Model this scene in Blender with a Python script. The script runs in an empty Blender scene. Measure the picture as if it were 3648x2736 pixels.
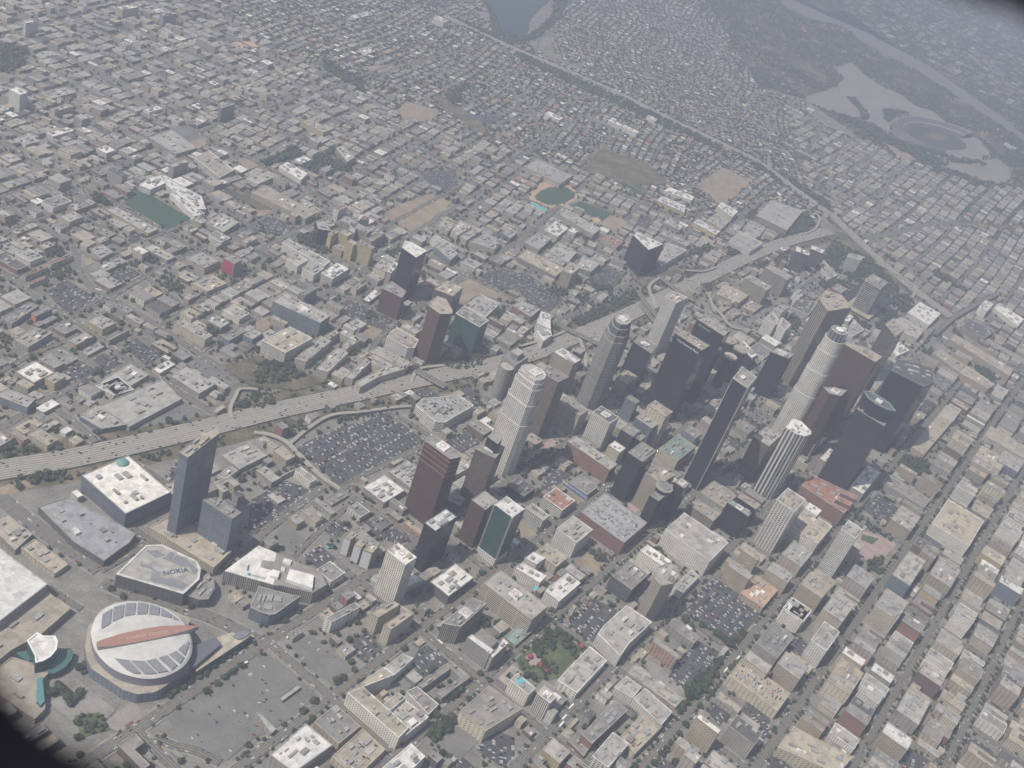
import bpy, math, random
import numpy as np
rnd = random.Random(7)
scene = bpy.context.scene
# ---------------------------------------------------------------- camera
CAM = np.array([-526.152, -1806.316, 1259.948])
MR = np.array([[0.95801, -0.03495, 0.28459], [-0.21492, 0.56946, 0.79342], [0.18979, 0.82127, -0.53804]])
MR[0] /= np.linalg.norm(MR[0]); MR[2] -= MR[0]*MR[0].dot(MR[2]); MR[2] /= np.linalg.norm(MR[2]); MR[1] = np.cross(MR[2], MR[0])*-1
if MR[1][2] < 0: MR[1] = -MR[1]
FP = 3898.58
cd = bpy.data.cameras.new('camera'); cam = bpy.data.objects.new('camera', cd)
scene.collection.objects.link(cam); scene.camera = cam
cd.sensor_width = 36; cd.lens = 36*FP/3648; cd.clip_start = 0.02; cd.clip_end = 60000
cd.dof.use_dof = True; cd.dof.focus_distance = 2600; cd.dof.aperture_fstop = 4.2
from mathutils import Matrix, Vector
m4 = Matrix(((MR[0][0], MR[1][0], -MR[2][0], CAM[0]), (MR[0][1], MR[1][1], -MR[2][1], CAM[1]), (MR[0][2], MR[1][2], -MR[2][2], CAM[2]), (0, 0, 0, 1)))
cam.matrix_world = m4
# ---------------------------------------------------------------- sky, sun, exposure
SUN_AZ, SUN_EL = math.radians(244), math.radians(56)
world = bpy.data.worlds.new('World'); scene.world = world; world.use_nodes = True
nt = world.node_tree; bg = nt.nodes['Background']
sky = nt.nodes.new('ShaderNodeTexSky'); sky.sky_type = 'NISHITA'; sky.sun_disc = False
sky.sun_elevation = SUN_EL; sky.sun_rotation = SUN_AZ; sky.air_density = 1.3; sky.dust_density = 2.5; sky.altitude = 100
nt.links.new(sky.outputs[0], bg.inputs[0]); bg.inputs[1].default_value = 0.085
sd = bpy.data.lights.new('sun', 'SUN'); sd.energy = 4.8; sd.angle = math.radians(0.6); sd.color = (1.0, 0.93, 0.83)
sun = bpy.data.objects.new('sun', sd); scene.collection.objects.link(sun)
sv = Vector((math.sin(SUN_AZ)*math.cos(SUN_EL), math.cos(SUN_AZ)*math.cos(SUN_EL), math.sin(SUN_EL)))
sun.rotation_euler = sv.to_track_quat('Z', 'Y').to_euler(); sun.location = (0, 0, 2500)
scene.view_settings.view_transform = 'Standard'; scene.view_settings.look = 'None'
scene.view_settings.exposure = 0.14; scene.view_settings.gamma = 1.0
cy = scene.cycles
cy.max_bounces = 5; cy.diffuse_bounces = 2; cy.glossy_bounces = 2; cy.transmission_bounces = 1; cy.volume_bounces = 1
cy.use_denoising = True; cy.caustics_reflective = False; cy.caustics_refractive = False; cy.sample_clamp_indirect = 4
# ---------------------------------------------------------------- photo pixel <-> world
VIEW = {'F': (0, 0, 3648/2212), 'A': (2400, 1300, 1248/2212), 'B': (2400, 1800, 1248/2212), 'C': (0, 0, 1824/2212),
        'D': (1824, 0, 1824/2212), 'E': (1720, 1250, 680/2212), 'G': (2600, 1080, 700/2212), 'H': (780, 1920, 420/2049),
        'S': (300, 2120, 440/2212), 'N': (500, 1960, 300/2212)}
for r_ in range(4):
    for c_ in range(4): VIEW['%d%d' % (r_, c_)] = (912*c_, 684*r_, 912/2212)
def W(view, x, y, z=0.0):
    ox, oy, s = VIEW[view]; x = ox+x*s; y = oy+y*s
    d = MR[0]*((x-1824)/FP)-MR[1]*((y-1368)/FP)+MR[2]
    t = (z-CAM[2])/d[2]; p = CAM+d*t
    return float(p[0]), float(p[1])
def proj(x, y, z=0.0):
    d = np.array([x, y, z])-CAM; k = MR[2].dot(d)
    if k < 1: return -9e9, -9e9
    return 1824+FP*MR[0].dot(d)/k, 1368-FP*MR[1].dot(d)/k
def dist(x, y): return math.dist((x, y, 0), CAM)
AZD, AZW = math.radians(38.46), math.radians(28.0)
OD = (119.9, -149.7)
def frame(az, o=(0, 0)):
    d = (math.sin(az), math.cos(az)); n = (math.cos(az), -math.sin(az))
    return (lambda a, b: (o[0]+a*d[0]+b*n[0], o[1]+a*d[1]+b*n[1])), (lambda x, y: ((x-o[0])*d[0]+(y-o[1])*d[1], (x-o[0])*n[0]+(y-o[1])*n[1]))
GD, IGD = frame(AZD, OD)
# ---------------------------------------------------------------- helpers
C = scene.collection
def link(o, parent=None):
    C.objects.link(o)
    if parent: o.parent = parent
    return o
def empty(name, loc=(0, 0, 0)):
    o = bpy.data.objects.new(name, None); o.location = loc; o.empty_display_size = 5; return link(o)
def tag(o, label=None, cat=None, group=None, kind=None):
    if label: o['label'] = label
    if cat: o['category'] = cat
    if group: o['group'] = group
    if kind: o['kind'] = kind
    return o
class Acc:
    """collects polygons with material index and uv, builds one mesh"""
    def __init__(s): s.v = []; s.f = []; s.m = []; s.uv = []; s.mats = []
    def mi(s, mat):
        if mat not in s.mats: s.mats.append(mat)
        return s.mats.index(mat)
    def poly(s, pts, mat, uvs=None):
        k = len(s.v); s.v.extend(pts); s.f.append(tuple(range(k, k+len(pts)))); s.m.append(s.mi(mat))
        s.uv.extend(uvs if uvs else [(p[0], p[1]) for p in pts])
    def prism(s, poly, z0, z1, wall, top, u0=None):
        poly = ccw(poly); n = len(poly); u = 0.0 if u0 is None else u0
        for i in range(n):
            a, b = poly[i], poly[(i+1) % n]; L = math.dist(a, b)
            if wall: s.poly([(a[0], a[1], z0), (b[0], b[1], z0), (b[0], b[1], z1), (a[0], a[1], z1)], wall, [(u, z0), (u+L, z0), (u+L, z1), (u, z1)])
            u += L
        if top: s.poly([(p[0], p[1], z1) for p in poly], top)
    def build(s, name, parent=None, loc=None, smooth=False):
        me = bpy.data.meshes.new(name); V = s.v
        if loc: V = [(p[0]-loc[0], p[1]-loc[1], p[2]-(loc[2] if len(loc) > 2 else 0)) for p in V]
        me.from_pydata(V, [], s.f)
        uvl = me.uv_layers.new(name='UVMap'); uvl.data.foreach_set('uv', np.array(s.uv, dtype=np.float32).ravel())
        for m in s.mats: me.materials.append(m)
        me.polygons.foreach_set('material_index', np.array(s.m, dtype=np.int32))
        if smooth: me.polygons.foreach_set('use_smooth', np.ones(len(s.f), dtype=bool))
        me.update(); o = bpy.data.objects.new(name, me)
        if loc and not parent: o.location = (loc[0], loc[1], loc[2] if len(loc) > 2 else 0)
        return link(o, parent)
def ccw(p):
    a = sum(p[i][0]*p[(i+1) % len(p)][1]-p[(i+1) % len(p)][0]*p[i][1] for i in range(len(p)))
    return list(p) if a > 0 else list(p)[::-1]
def centroid(p): return sum(q[0] for q in p)/len(p), sum(q[1] for q in p)/len(p)
def scale_poly(p, k, c=None):
    c = c or centroid(p); return [(c[0]+(q[0]-c[0])*k, c[1]+(q[1]-c[1])*k) for q in p]
def inset(p, d):
    p = ccw(p); n = len(p); out = []
    for i in range(n):
        a, b, c = p[i-1], p[i], p[(i+1) % n]
        e1 = (b[0]-a[0], b[1]-a[1]); e2 = (c[0]-b[0], c[1]-b[1])
        l1 = math.hypot(*e1) or 1; l2 = math.hypot(*e2) or 1
        n1 = (-e1[1]/l1, e1[0]/l1); n2 = (-e2[1]/l2, e2[0]/l2)
        k = max(0.3, 1+n1[0]*n2[0]+n1[1]*n2[1])
        out.append((b[0]+(n1[0]+n2[0])*d/k, b[1]+(n1[1]+n2[1])*d/k))
    return out
def rect_lr(L, R, az):
    """rectangle with opposite corners L (min a, min b) and R (max a, max b) in the frame turned by az"""
    f, g = frame(az, L); a, b = g(*R)
    return [f(0, 0), f(a, 0), f(a, b), f(0, b)]
def rot_rect(cx, cy_, la, lb, az):
    f, _ = frame(az, (cx, cy_)); return [f(-la/2, -lb/2), f(la/2, -lb/2), f(la/2, lb/2), f(-la/2, lb/2)]
# ---------------------------------------------------------------- materials
def mat_new(name):
    m = bpy.data.materials.new(name); m.use_nodes = True; n = m.node_tree
    return m, n, n.nodes['Principled BSDF']
def nd(n, t, **kw):
    x = n.nodes.new(t)
    for k, v in kw.items(): setattr(x, k, v)
    return x
def mth(n, op, a, b=None):
    x = nd(n, 'ShaderNodeMath', operation=op)
    for i, q in enumerate((a, b)):
        if q is None: continue
        if isinstance(q, (int, float)): x.inputs[i].default_value = q
        else: n.links.new(q, x.inputs[i])
    return x.outputs[0]
def mixc(n, f, a, b, mode='MIX'):
    x = nd(n, 'ShaderNodeMix', data_type='RGBA', blend_type=mode)
    if isinstance(f, (int, float)): x.inputs[0].default_value = f
    else: n.links.new(f, x.inputs[0])
    for i, q in ((6, a), (7, b)):
        if isinstance(q, tuple): x.inputs[i].default_value = (*q[:3], 1)
        else: n.links.new(q, x.inputs[i])
    return x.outputs[2]
def noise(n, scale, detail=3, vec=None, rough=.6):
    x = nd(n, 'ShaderNodeTexNoise'); x.inputs['Scale'].default_value = scale; x.inputs['Detail'].default_value = detail
    x.inputs['Roughness'].default_value = rough
    if vec is not None: n.links.new(vec, x.inputs['Vector'])
    return x.outputs['Fac']
def ramp(n, fac, stops):
    x = nd(n, 'ShaderNodeValToRGB'); e = x.color_ramp.elements
    while len(e) < len(stops): e.new(0.5)
    for i, (p, c) in enumerate(stops): e[i].position = p; e[i].color = (*c, 1)
    n.links.new(fac, x.inputs[0]); return x.outputs[0]
_M = {}
COL = dict(w=(.68, .66, .61), c=(.53, .48, .39), t=(.40, .345, .275), g=(.335, .32, .30), d=(.13, .13, .135), k=(.045, .047, .058),
           r=(.27, .155, .13), m=(.125, .078, .072), s=(.18, .135, .12), o=(.47, .31, .255), p=(.42, .355, .325), y=(.48, .40, .24),
           u=(.20, .23, .275), n=(.04, .09, .09), W=(.74, .73, .70), L=(.40, .39, .365), G=(.27, .26, .245), D=(.12, .12, .125),
           R=(.35, .175, .13), T=(.41, .365, .30), B=(.345, .35, .365), O=(.50, .34, .24), N=(.24, .33, .30), K=(.05, .05, .055),
           E=(.45, .405, .325))
WORD = dict(w='white', c='cream', t='tan', g='grey', d='dark grey', k='black glass', r='brick red', m='maroon', s='brown', o='pink',
            p='pinkish', y='yellow', u='blue grey', n='teal glass', W='bright white', L='pale grey', G='grey', D='dark',
            R='red', T='beige', B='blue grey', O='orange', N='green', K='black', E='cream')
FAC = dict(g=(4.0, 3.9, .29, .71, .30, .72), h=(3.8, 3.9, .20, .80, .24, .80), b=(30., 3.9, .02, .98, .38, .80), v=(3.0, 60., .30, .80, .0, 1.),
           x=(1.6, 4.0, .04, .97, .10, .93), p=(7.5, 4.8, .30, .62, .35, .72), G=(6.0, 4.4, .16, .84, .22, .82), V=(8.0, 60., .22, .80, 0, 1.))
def facade(st):
    if st in _M: return _M[st]
    k, c = st[0], st[1]; col = COL[c]
    m, n, p = mat_new('facade_'+{'g': 'grid', 'h': 'frame', 'b': 'band', 'v': 'rib', 'x': 'curtain', 'p': 'plain', 'G': 'big_grid', 'V': 'big_rib'}[k]+'_'+WORD[c].replace(' ', '_'))
    bay, fl, x0, x1, y0, y1 = FAC[k]
    uv = nd(n, 'ShaderNodeUVMap'); s = nd(n, 'ShaderNodeSeparateXYZ'); n.links.new(uv.outputs[0], s.inputs[0])
    U = mth(n, 'DIVIDE', s.outputs[0], bay); V = mth(n, 'DIVIDE', s.outputs[1], fl)
    fx = mth(n, 'FRACT', U); fy = mth(n, 'FRACT', V)
    mx = mth(n, 'MULTIPLY', mth(n, 'GREATER_THAN', fx, x0), mth(n, 'LESS_THAN', fx, x1))
    my = mth(n, 'MULTIPLY', mth(n, 'GREATER_THAN', fy, y0), mth(n, 'LESS_THAN', fy, y1))
    win = mth(n, 'MULTIPLY', mx, my)
    cb = nd(n, 'ShaderNodeCombineXYZ'); n.links.new(mth(n, 'FLOOR', U), cb.inputs[0]); n.links.new(mth(n, 'FLOOR', V), cb.inputs[1])
    wn = nd(n, 'ShaderNodeTexWhiteNoise', noise_dimensions='2D'); n.links.new(cb.outputs[0], wn.inputs['Vector'])
    gl = {'k': ((.012, .013, .018), (.03, .033, .042)), 'n': ((.015, .045, .045), (.05, .11, .105)), 'u': ((.03, .042, .055), (.09, .115, .14)),
          'm': ((.03, .02, .022), (.07, .045, .045))}.get(c, ((.03, .035, .045), (.13, .135, .14)))
    glass = mixc(n, wn.outputs[0], gl[0], gl[1])
    geo = nd(n, 'ShaderNodeNewGeometry')
    wn2 = noise(n, 0.05, 5, geo.outputs['Position'])
    wall = mixc(n, 1.0, (*col,), ramp(n, wn2, [(.3, (.78, .78, .77)), (.7, (1.05, 1.05, 1.05))]), 'MULTIPLY')
    oi = nd(n, 'ShaderNodeObjectInfo')
    wall = mixc(n, 1.0, wall, ramp(n, oi.outputs['Random'], [(0, (.88, .88, .9)), (1, (1.08, 1.06, 1.03))]), 'MULTIPLY')
    n.links.new(mixc(n, win, wall, glass), p.inputs['Base Color'])
    p.inputs['Specular IOR Level'].default_value = .25 if c in 'kmns' else .4
    r = mth(n, 'SUBTRACT', .85, mth(n, 'MULTIPLY', win, .75)); n.links.new(r, p.inputs['Roughness'])
    _M[st] = m; return m
def roofm(c):
    k = 'roof_'+c
    if k in _M: return _M[k]
    m, n, p = mat_new('roof_'+WORD[c].replace(' ', '_')); geo = nd(n, 'ShaderNodeNewGeometry')
    a = noise(n, 0.09, 6, geo.outputs['Position'], .65); b = noise(n, 0.5, 4, geo.outputs['Position'])
    oi = nd(n, 'ShaderNodeObjectInfo')
    c1 = mixc(n, 1.0, COL[c], ramp(n, a, [(.32, (.72, .71, .70)), (.5, (.97, .97, .97)), (.68, (1.08, 1.07, 1.05))]), 'MULTIPLY')
    c2 = mixc(n, 1.0, c1, ramp(n, b, [(.35, (.86, .86, .86)), (.6, (1.03, 1.03, 1.03))]), 'MULTIPLY')
    c3 = mixc(n, 1.0, c2, ramp(n, oi.outputs['Random'], [(0, (.85, .86, .88)), (1, (1.1, 1.08, 1.05))]), 'MULTIPLY')
    vo = nd(n, 'ShaderNodeTexVoronoi', distance='CHEBYCHEV', feature='F1'); vo.inputs['Scale'].default_value = .085
    mp = nd(n, 'ShaderNodeMapping'); mp.inputs['Rotation'].default_value = (0, 0, -AZD); n.links.new(geo.outputs['Position'], mp.inputs[0]); n.links.new(mp.outputs[0], vo.inputs['Vector'])
    sx = nd(n, 'ShaderNodeSeparateXYZ'); n.links.new(vo.outputs['Color'], sx.inputs[0])
    c3 = mixc(n, 1.0, c3, ramp(n, sx.outputs[0], [(0, (.80, .80, .80)), (.45, (.98, .97, .96)), (1, (1.08, 1.07, 1.06))]), 'MULTIPLY')
    n.links.new(c3, p.inputs['Base Color']); p.inputs['Roughness'].default_value = .8
    _M[k] = m; return m
def plain(name, col, rough=.7, metal=0.0, nz=0.3, sc=0.6):
    if name in _M: return _M[name]
    m, n, p = mat_new(name); geo = nd(n, 'ShaderNodeNewGeometry')
    a = noise(n, sc, 4, geo.outputs['Position'])
    n.links.new(mixc(n, 1.0, col, ramp(n, a, [(.3, (1-nz,)*3), (.7, (1+nz*.4,)*3)]), 'MULTIPLY'), p.inputs['Base Color'])
    p.inputs['Roughness'].default_value = rough; p.inputs['Metallic'].default_value = metal
    _M[name] = m; return m
def varied(name, cols, rough=.7, sc=0.02, sc2=.15):
    """ground surfaces: three tones mixed at two scales"""
    if name in _M: return _M[name]
    m, n, p = mat_new(name); geo = nd(n, 'ShaderNodeNewGeometry')
    a = noise(n, sc, 5, geo.outputs['Position']); b = noise(n, sc2, 4, geo.outputs['Position'])
    f = mth(n, 'ADD', mth(n, 'MULTIPLY', a, .55), mth(n, 'MULTIPLY', b, .45))
    st = [(.36+.28*i/(len(cols)-1), c) for i, c in enumerate(cols)]
    n.links.new(ramp(n, f, st), p.inputs['Base Color']); p.inputs['Roughness'].default_value = rough
    _M[name] = m; return m
ASPH = varied('asphalt', [(.13, .127, .12), (.17, .165, .155), (.205, .20, .185)], .85, .03, .4)
LOT = varied('lot_asphalt', [(.05, .051, .055), (.075, .075, .078), (.105, .103, .10)], .85, .03, .3)
WALK = varied('pavement_concrete', [(.19, .18, .165), (.255, .24, .22), (.31, .295, .27)], .85, .05, .5)
BLOCK = varied('block_ground', [(.105, .108, .08), (.195, .18, .15), (.29, .265, .225)], .9, .03, .2)
DIRT = varied('bare_dirt', [(.20, .155, .112), (.275, .22, .16), (.345, .285, .215)], .95, .03, .2)
SCRUB = varied('dry_scrub', [(.055, .06, .035), (.12, .105, .065), (.23, .18, .12)], .95, .02, .12)
GRASS = varied('turf', [(.028, .066, .04), (.038, .08, .048), (.05, .095, .058)], .9, .02, .1)
LAWN = varied('park_lawn', [(.05, .07, .035), (.08, .11, .05), (.15, .15, .08)], .9, .03, .15)
CITYG = varied('city_concrete', [(.13, .122, .108), (.205, .195, .175), (.285, .27, .24)], .9, .025, .25)
PINK = varied('plaza_paving', [(.28, .20, .18), (.36, .27, .25), (.42, .34, .31)], .85, .05, .3)
WATER, wn_, wp_ = mat_new('lake_water'); wp_.inputs['Base Color'].default_value = (.025, .05, .045, 1); wp_.inputs['Roughness'].default_value = .3; wp_.inputs['Specular IOR Level'].default_value = .25
POOL = plain('pool_water', (.12, .50, .50), .2, 0, .1)
METAL = plain('rooftop_metal', (.38, .38, .375), .5, .1, .35, .3)
WHITE = plain('white_paint', (.80, .80, .78), .6, 0, .08)
DARK = plain('dark_metal', (.05, .05, .06), .5)
REDP = plain('red_paint', (.42, .06, .06), .5)
MARKM = plain('road_marking', (.62, .61, .56), .8)
FRAME_P = plain('cabin_plastic', (.008, .008, .013), .9, 0, .1); FRAME_P.node_tree.nodes['Principled BSDF'].inputs['Specular IOR Level'].default_value = .05
HAZE = 1.75e-4
# ---------------------------------------------------------------- data traced from the photograph
# streets: view, width, kind, points   (kind: s street, r ramp, b bridge)
STREETS = """
10 15 s 0,690 120,780 340,930 570,1065 860,1272 1080,1440 1300,1570 1470,1670
10 18 s 0,110 340,292 560,432 640,500 655,600 690,700 770,810 900,895 1040,965 1400,1185 1700,1390 1900,1520 2060,1670
10 11 s 640,480 850,592 1050,500 1130,470
10 12 s 720,215 940,340 1130,460
10 11 s 1240,725 1400,850 1620,1000
10 14 s 900,40 1430,345 1700,495 1840,580
10 14 s 1780,90 2000,200 2240,340
10 12 s 1060,485 1420,350 1700,240 1800,175
10 14 s 960,905 1230,745 1500,605 1700,520 1900,430
10 14 s 1400,1150 1620,1010 1980,800 2230,680
10 12 s 1750,1370 1900,1280 2230,1090
10 12 s 0,1560 230,1430 560,1290 660,1215
10 12 s 880,1640 1080,1480
10 11 s 1480,1659 1600,1560 1740,1480
10 11 s 680,1035 890,905
10 11 s 100,750 270,650 430,570
10 12 s 0,400 180,290 360,230 640,110 850,30
11 16 s 0,520 230,400 490,275 640,190
11 12 s 380,-20 560,120 720,210
11 16 s 470,985 640,835 900,690 1060,560 1250,440 1300,400 1490,280 1700,150 1860,40 1950,-20
11 13 s 340,440 560,560 850,655 960,700
11 14 s 20,600 260,720 540,820 650,870 760,900 1000,1010 1215,1120
11 14 s 980,1390 1060,1280 1220,1110 1300,1050 1480,950
11 15 s 1480,540 1800,720 2230,925
11 18 s 1700,800 1800,730 2000,600 2230,440
12 15 s 0,420 190,300 330,180 420,120
12 14 s 0,60 130,70 410,200 700,400 960,560 1060,760
12 13 s 900,0 1100,90 1380,200 1560,300
12 16 s 2160,80 1960,220 1760,400
12 12 s 340,1150 560,1040 720,900 900,840 1150,760 1330,690 1560,590
12 13 s 20,1000 240,1040 420,1090
20 16 s 0,390 310,200 700,-20
20 15 s 480,220 680,370 830,505
20 16 s 1400,-20 1640,130 1900,280
20 26 s 0,985 300,1225 600,1425 860,1610
20 14 s 860,1620 1270,1385
20 13 s 720,920 900,1060 1200,1290 1500,1485 1840,1640
20 14 s 1850,1600 2230,1345
20 12 s 1160,690 1340,800 1480,900
21 14 s 720,925 900,800 1160,680 1450,535
21 17 s 0,1340 300,1095 560,900
21 11 s 330,1500 500,1320 790,1060
21 17 s 720,915 960,1065 1300,1290 1480,1400
21 13 s 1090,215 1300,330 1510,460
22 15 s 480,1180 840,850
30 22 s 880,60 1100,150 1400,240 1700,320 1900,400 2230,560
30 12 s 1330,1400 1500,1470 1700,1520 1900,1620
30 11 s 420,100 620,240 700,290
21 9 r -20,428 120,455 260,525 420,690 560,815 720,920
21 8 r 290,525 450,395 640,290 900,260 1200,215 1360,200
20 8 r 1990,290 1985,220 2030,120 2070,60 2230,55
11 8 r 1330,1659 1380,1560 1480,1530 1700,1500
12 8 r 60,1340 240,1300 400,1240 480,1200
12 9 r 470,1190 560,1260 610,1380 630,1480 610,1580
12 9 r 1290,740 1200,800 1180,860 1240,1000
12 9 r 1480,760 1600,790 1690,900 1720,980 1800,1070 1900,1180 2100,1200
12 8 r 1720,860 1700,920 1750,1050
12 8 r 1480,680 1640,700 1780,650
13 8 r 400,180 440,240 400,330 300,370
13 8 r 800,560 1000,660 1200,780 1260,840 1240,940
F 11 s 470,62 700,195 870,300 1020,380
F 12 s 0,80 230,20 330,0
F 12 s 0,430 130,385 330,330 520,250 760,180 880,140
F 12 s 0,310 170,400 310,475 430,545
F 12 s 150,130 330,230 470,310 640,395 760,470
F 11 s 330,120 480,215 640,305 720,345
F 12 s 880,140 960,120 1060,90
F 11 s 700,190 780,165 870,130
F 11 s 480,520 650,430 820,350 1000,290 1140,250
F 12 s 655,590 780,520 960,420 1130,330
F 11 s 950,95 960,205
F 10 s 1015,180 1025,240
F 10 s 1080,120 1130,260
F 13 s 1065,40 1100,130 1150,250 1180,310 1240,350
F 13 s 1150,310 1260,350 1400,420 1500,470
F 11 s 1120,345 1260,250 1340,220 1400,180
F 10 s 1260,350 1330,300 1370,270
F 11 s 1400,235 1480,190 1500,140
F 9 s 1160,110 1170,80 1240,40
F 9 s 1440,60 1530,130 1640,210
F 10 s 1690,260 1760,290 1740,330
F 10 s 1830,300 1750,420
F 10 s 1890,330 1830,430
F 10 s 1930,370 1890,480
F 10 s 1690,400 1740,330 1775,270
F 25 s 1800,498 1900,512 2010,485 2120,488 2235,505
F 16 s 1480,0 1600,60 1760,150
F 14 s 1640,330 1730,370 1800,430
F 11 s 1730,620 1900,700 1990,720
F 13 s 1560,660 1640,610 1700,640 1760,600
F 11 s 1590,660 1600,700 1700,730
"""
FWY = [('110 freeway', 'F', 46, "-120,1045 0,1018 150,993 300,960 450,925 600,888 750,856 900,823 1060,790 1160,762 1250,725 1330,693 1400,660 1500,612 1600,563 1700,523 1790,500"),
       ('101 freeway', 'F', 34, "960,35 1050,78 1120,110 1240,160 1340,205 1440,255 1560,312 1640,352 1720,412 1800,470 1880,545 1960,615 2040,675 2120,730 2260,810")]
BRIDGES = """
11 17 1385,1535 1480,1590 1640,1680
12 15 1285,735 1420,840 1580,940
12 12 1090,850 1130,920 1200,1010 1260,1080
12 12 1110,960 1200,1080 1240,1130
12 14 460,1175 600,1245 750,1315
13 15 1990,880 1820,960 1600,1090 1440,1230
"""
# ground patches: view, material code, points   D dirt S scrub G turf L lawn P plaza W walk A dark lot C plain lot
PATCH = """
21 A 560,450 760,362 950,332 1040,262 1100,240 1200,300 1460,490 1180,655 960,770 740,895 680,850 560,730 440,640 350,560 430,500
21 A 70,940 230,835 345,865 480,930 400,1020 180,1180 0,1330 -80,1300 -40,1000
21 C 150,1320 270,1215 440,1350 330,1470
21 A 860,1200 960,1150 1200,1230 1410,1350 1350,1395 1250,1400 1000,1300
21 A 560,1260 720,1180 820,1250 700,1330
20 A 1420,800 1530,680 1580,720 1470,860
20 D 0,890 220,820 330,870 120,960 0,960
20 C 880,330 1560,150 1800,270 1500,330 1200,380
10 A 410,860 570,755 800,900 785,955 600,1060 470,950
10 A 1050,1325 1180,1265 1395,1420 1260,1505
10 A 800,1445 900,1390 1075,1500 940,1590
10 A 540,1570 700,1460 850,1560 730,1680
10 C 1600,1480 1700,1430 1900,1520 1960,1620 1800,1620
10 A 1060,410 1170,350 1280,400 1160,455
10 A 940,720 1120,655 1210,710 1060,790
10 D 730,560 860,590 740,650
10 A 200,1659 230,1600 300,1700
22 A 195,1000 330,730 440,690 520,740 500,800 380,880 240,960
32 A 480,410 600,260 720,200 910,300 700,580
32 A 1500,300 1590,180 1720,40 1800,10 2160,330 1930,600 1660,470
32 A 1390,800 1600,560 1790,660 1560,1020 1330,910
32 W 1120,700 1250,760 1500,1000 1450,1060 1200,860
32 A 1680,1160 1770,1075 1890,1180 1790,1300
32 A 1980,1150 2060,1040 2230,1180 2230,1520
32 A 1240,1670 1310,1580 1440,1659
32 L 20,700 330,450 640,600 400,880 220,930 60,800
32 P 110,700 230,650 270,740 170,790
32 D 690,570 830,600 960,700 880,750
31 C 300,590 480,520 690,670 860,840 700,970 560,880 380,720
31 A 830,570 960,480 1100,640 960,770 860,690
31 A 1340,760 1400,640 1480,600 1660,740 1430,890
31 C 1560,1480 1740,1300 1920,1430 1760,1600
31 A 1900,1500 2050,1330 2230,1400 2230,1680 2100,1640
31 C -60,1180 100,680 200,740 540,1060 500,1110 60,1380 -60,1400
30 C 1400,1130 2212,640 2300,760 2330,1280 1960,1600 1560,1480
30 W 420,1100 700,930 1000,1160 760,1380 640,1260
30 W 880,1290 1130,1090 1330,1180 1150,1400
30 L 640,1210 860,1180 960,1330 700,1400
22 D 530,1560 680,1440 850,1560 740,1659
22 D 30,1390 60,1180 215,1290 60,1390
22 D 440,900 480,860 660,1000 600,1060
22 P 980,1060 1080,980 1150,1020 1090,1140
22 P 60,700 330,470 440,520 280,640 140,720
23 A 825,1090 945,945 1140,1090 1050,1230
23 S 1120,720 1230,640 1380,690 1360,770 1270,800
13 S 560,320 800,460 1000,620 1240,790 1240,850 1000,700 760,560 640,440
23 D 1270,810 1370,740 1440,830 1390,900
23 P 745,1330 830,1270 1080,1350 1100,1400 960,1560 700,1480
23 L 810,1300 960,1340 900,1390 800,1350
23 W 900,580 1080,640 1060,720 860,640
33 A 150,620 260,500 410,690 330,750
33 A -10,1500 210,1660 -10,1680
33 A 1200,1470 1400,1600 1300,1680 1150,1660
11 A 650,1020 800,925 1230,1130 1130,1210
11 A 10,330 90,190 370,320 230,385
11 D 0,130 110,130 140,190 20,220
11 D 1095,190 1240,110 1500,22 1700,90 1540,220 1350,355 1120,215
11 D 1750,790 1845,752 2190,905 2170,960 1940,885 1760,985
11 D 890,1220 970,1150 1100,1200 1010,1310
11 D 0,1110 90,1080 130,1170 60,1210 0,1190
11 A 1950,745 2030,655 2230,690 2230,840 2080,850
11 C 1380,850 1540,800 1500,930 1400,910
12 A 0,700 120,700 440,930 320,1040 160,960 0,800
12 A 660,800 820,645 960,720 880,850 760,860
12 A 1060,250 1160,200 1240,260 1120,330
12 G 195,40 250,-10 330,-40 470,-40 540,10 540,50 400,115 300,110 210,70
12 G 500,120 590,80 870,190 860,240 790,255
12 D 740,290 850,200 1000,260 900,370
12 O 670,230 740,220 770,250 745,272
12 S 520,1130 740,980 950,900 1060,840 1110,920 980,990 800,1090 560,1190
12 S 1060,740 1330,680 1350,740 1180,800 1130,840
12 S 1280,700 1400,660 1500,700 1330,740
12 G 1010,-60 1130,-10 1180,20 1120,30
03 X 540,575 720,545 840,650 960,740 1130,810 1280,920 1420,960 1640,1140 1840,1200 1850,1260 1960,1350 2100,1480 2090,1560 1980,1590 1860,1560 1700,1500 1500,1440 1300,1330 1180,1250 1000,1150 880,1060 780,1030 640,990 480,940 340,880 320,840 440,800 560,770 660,680
F G 268,440 300,408 412,472 362,497
F G 1315,383 1340,375 1395,412 1380,422
F D 1505,398 1562,362 1625,395 1560,450
F S 1255,370 1300,320 1400,355 1450,400 1360,400
F S 935,215 950,205 1040,265 1050,285 1030,290
F D 860,235 880,220 950,240 930,265 870,260
F D 870,450 920,422 960,430 965,455 890,480
F D 350,310 400,290 455,290 440,320 390,330
F D 780,145 850,140 870,155 820,160
F S 515,430 530,415 590,420 620,450 560,455
F D 515,345 540,340 560,360 530,370
F D 1900,300 1930,310 1980,345 1950,350
F A 900,370 985,370 990,400 960,415 940,405
F A 1000,250 1090,250 1060,270
F C 330,290 400,270 440,300 380,315
F O 500,92 545,90 560,102 520,105
F C 1690,-10 1760,22 1880,75 2010,145 2110,215 2230,305 2230,318 2100,230 1995,162 1870,95 1740,40 1670,10
F S 480,790 560,770 640,800 710,825 640,845 540,835 500,810
F S 500,870 560,850 640,850 600,880 520,895
F S 940,800 980,780 1060,770 1020,800 960,815
"""
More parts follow.
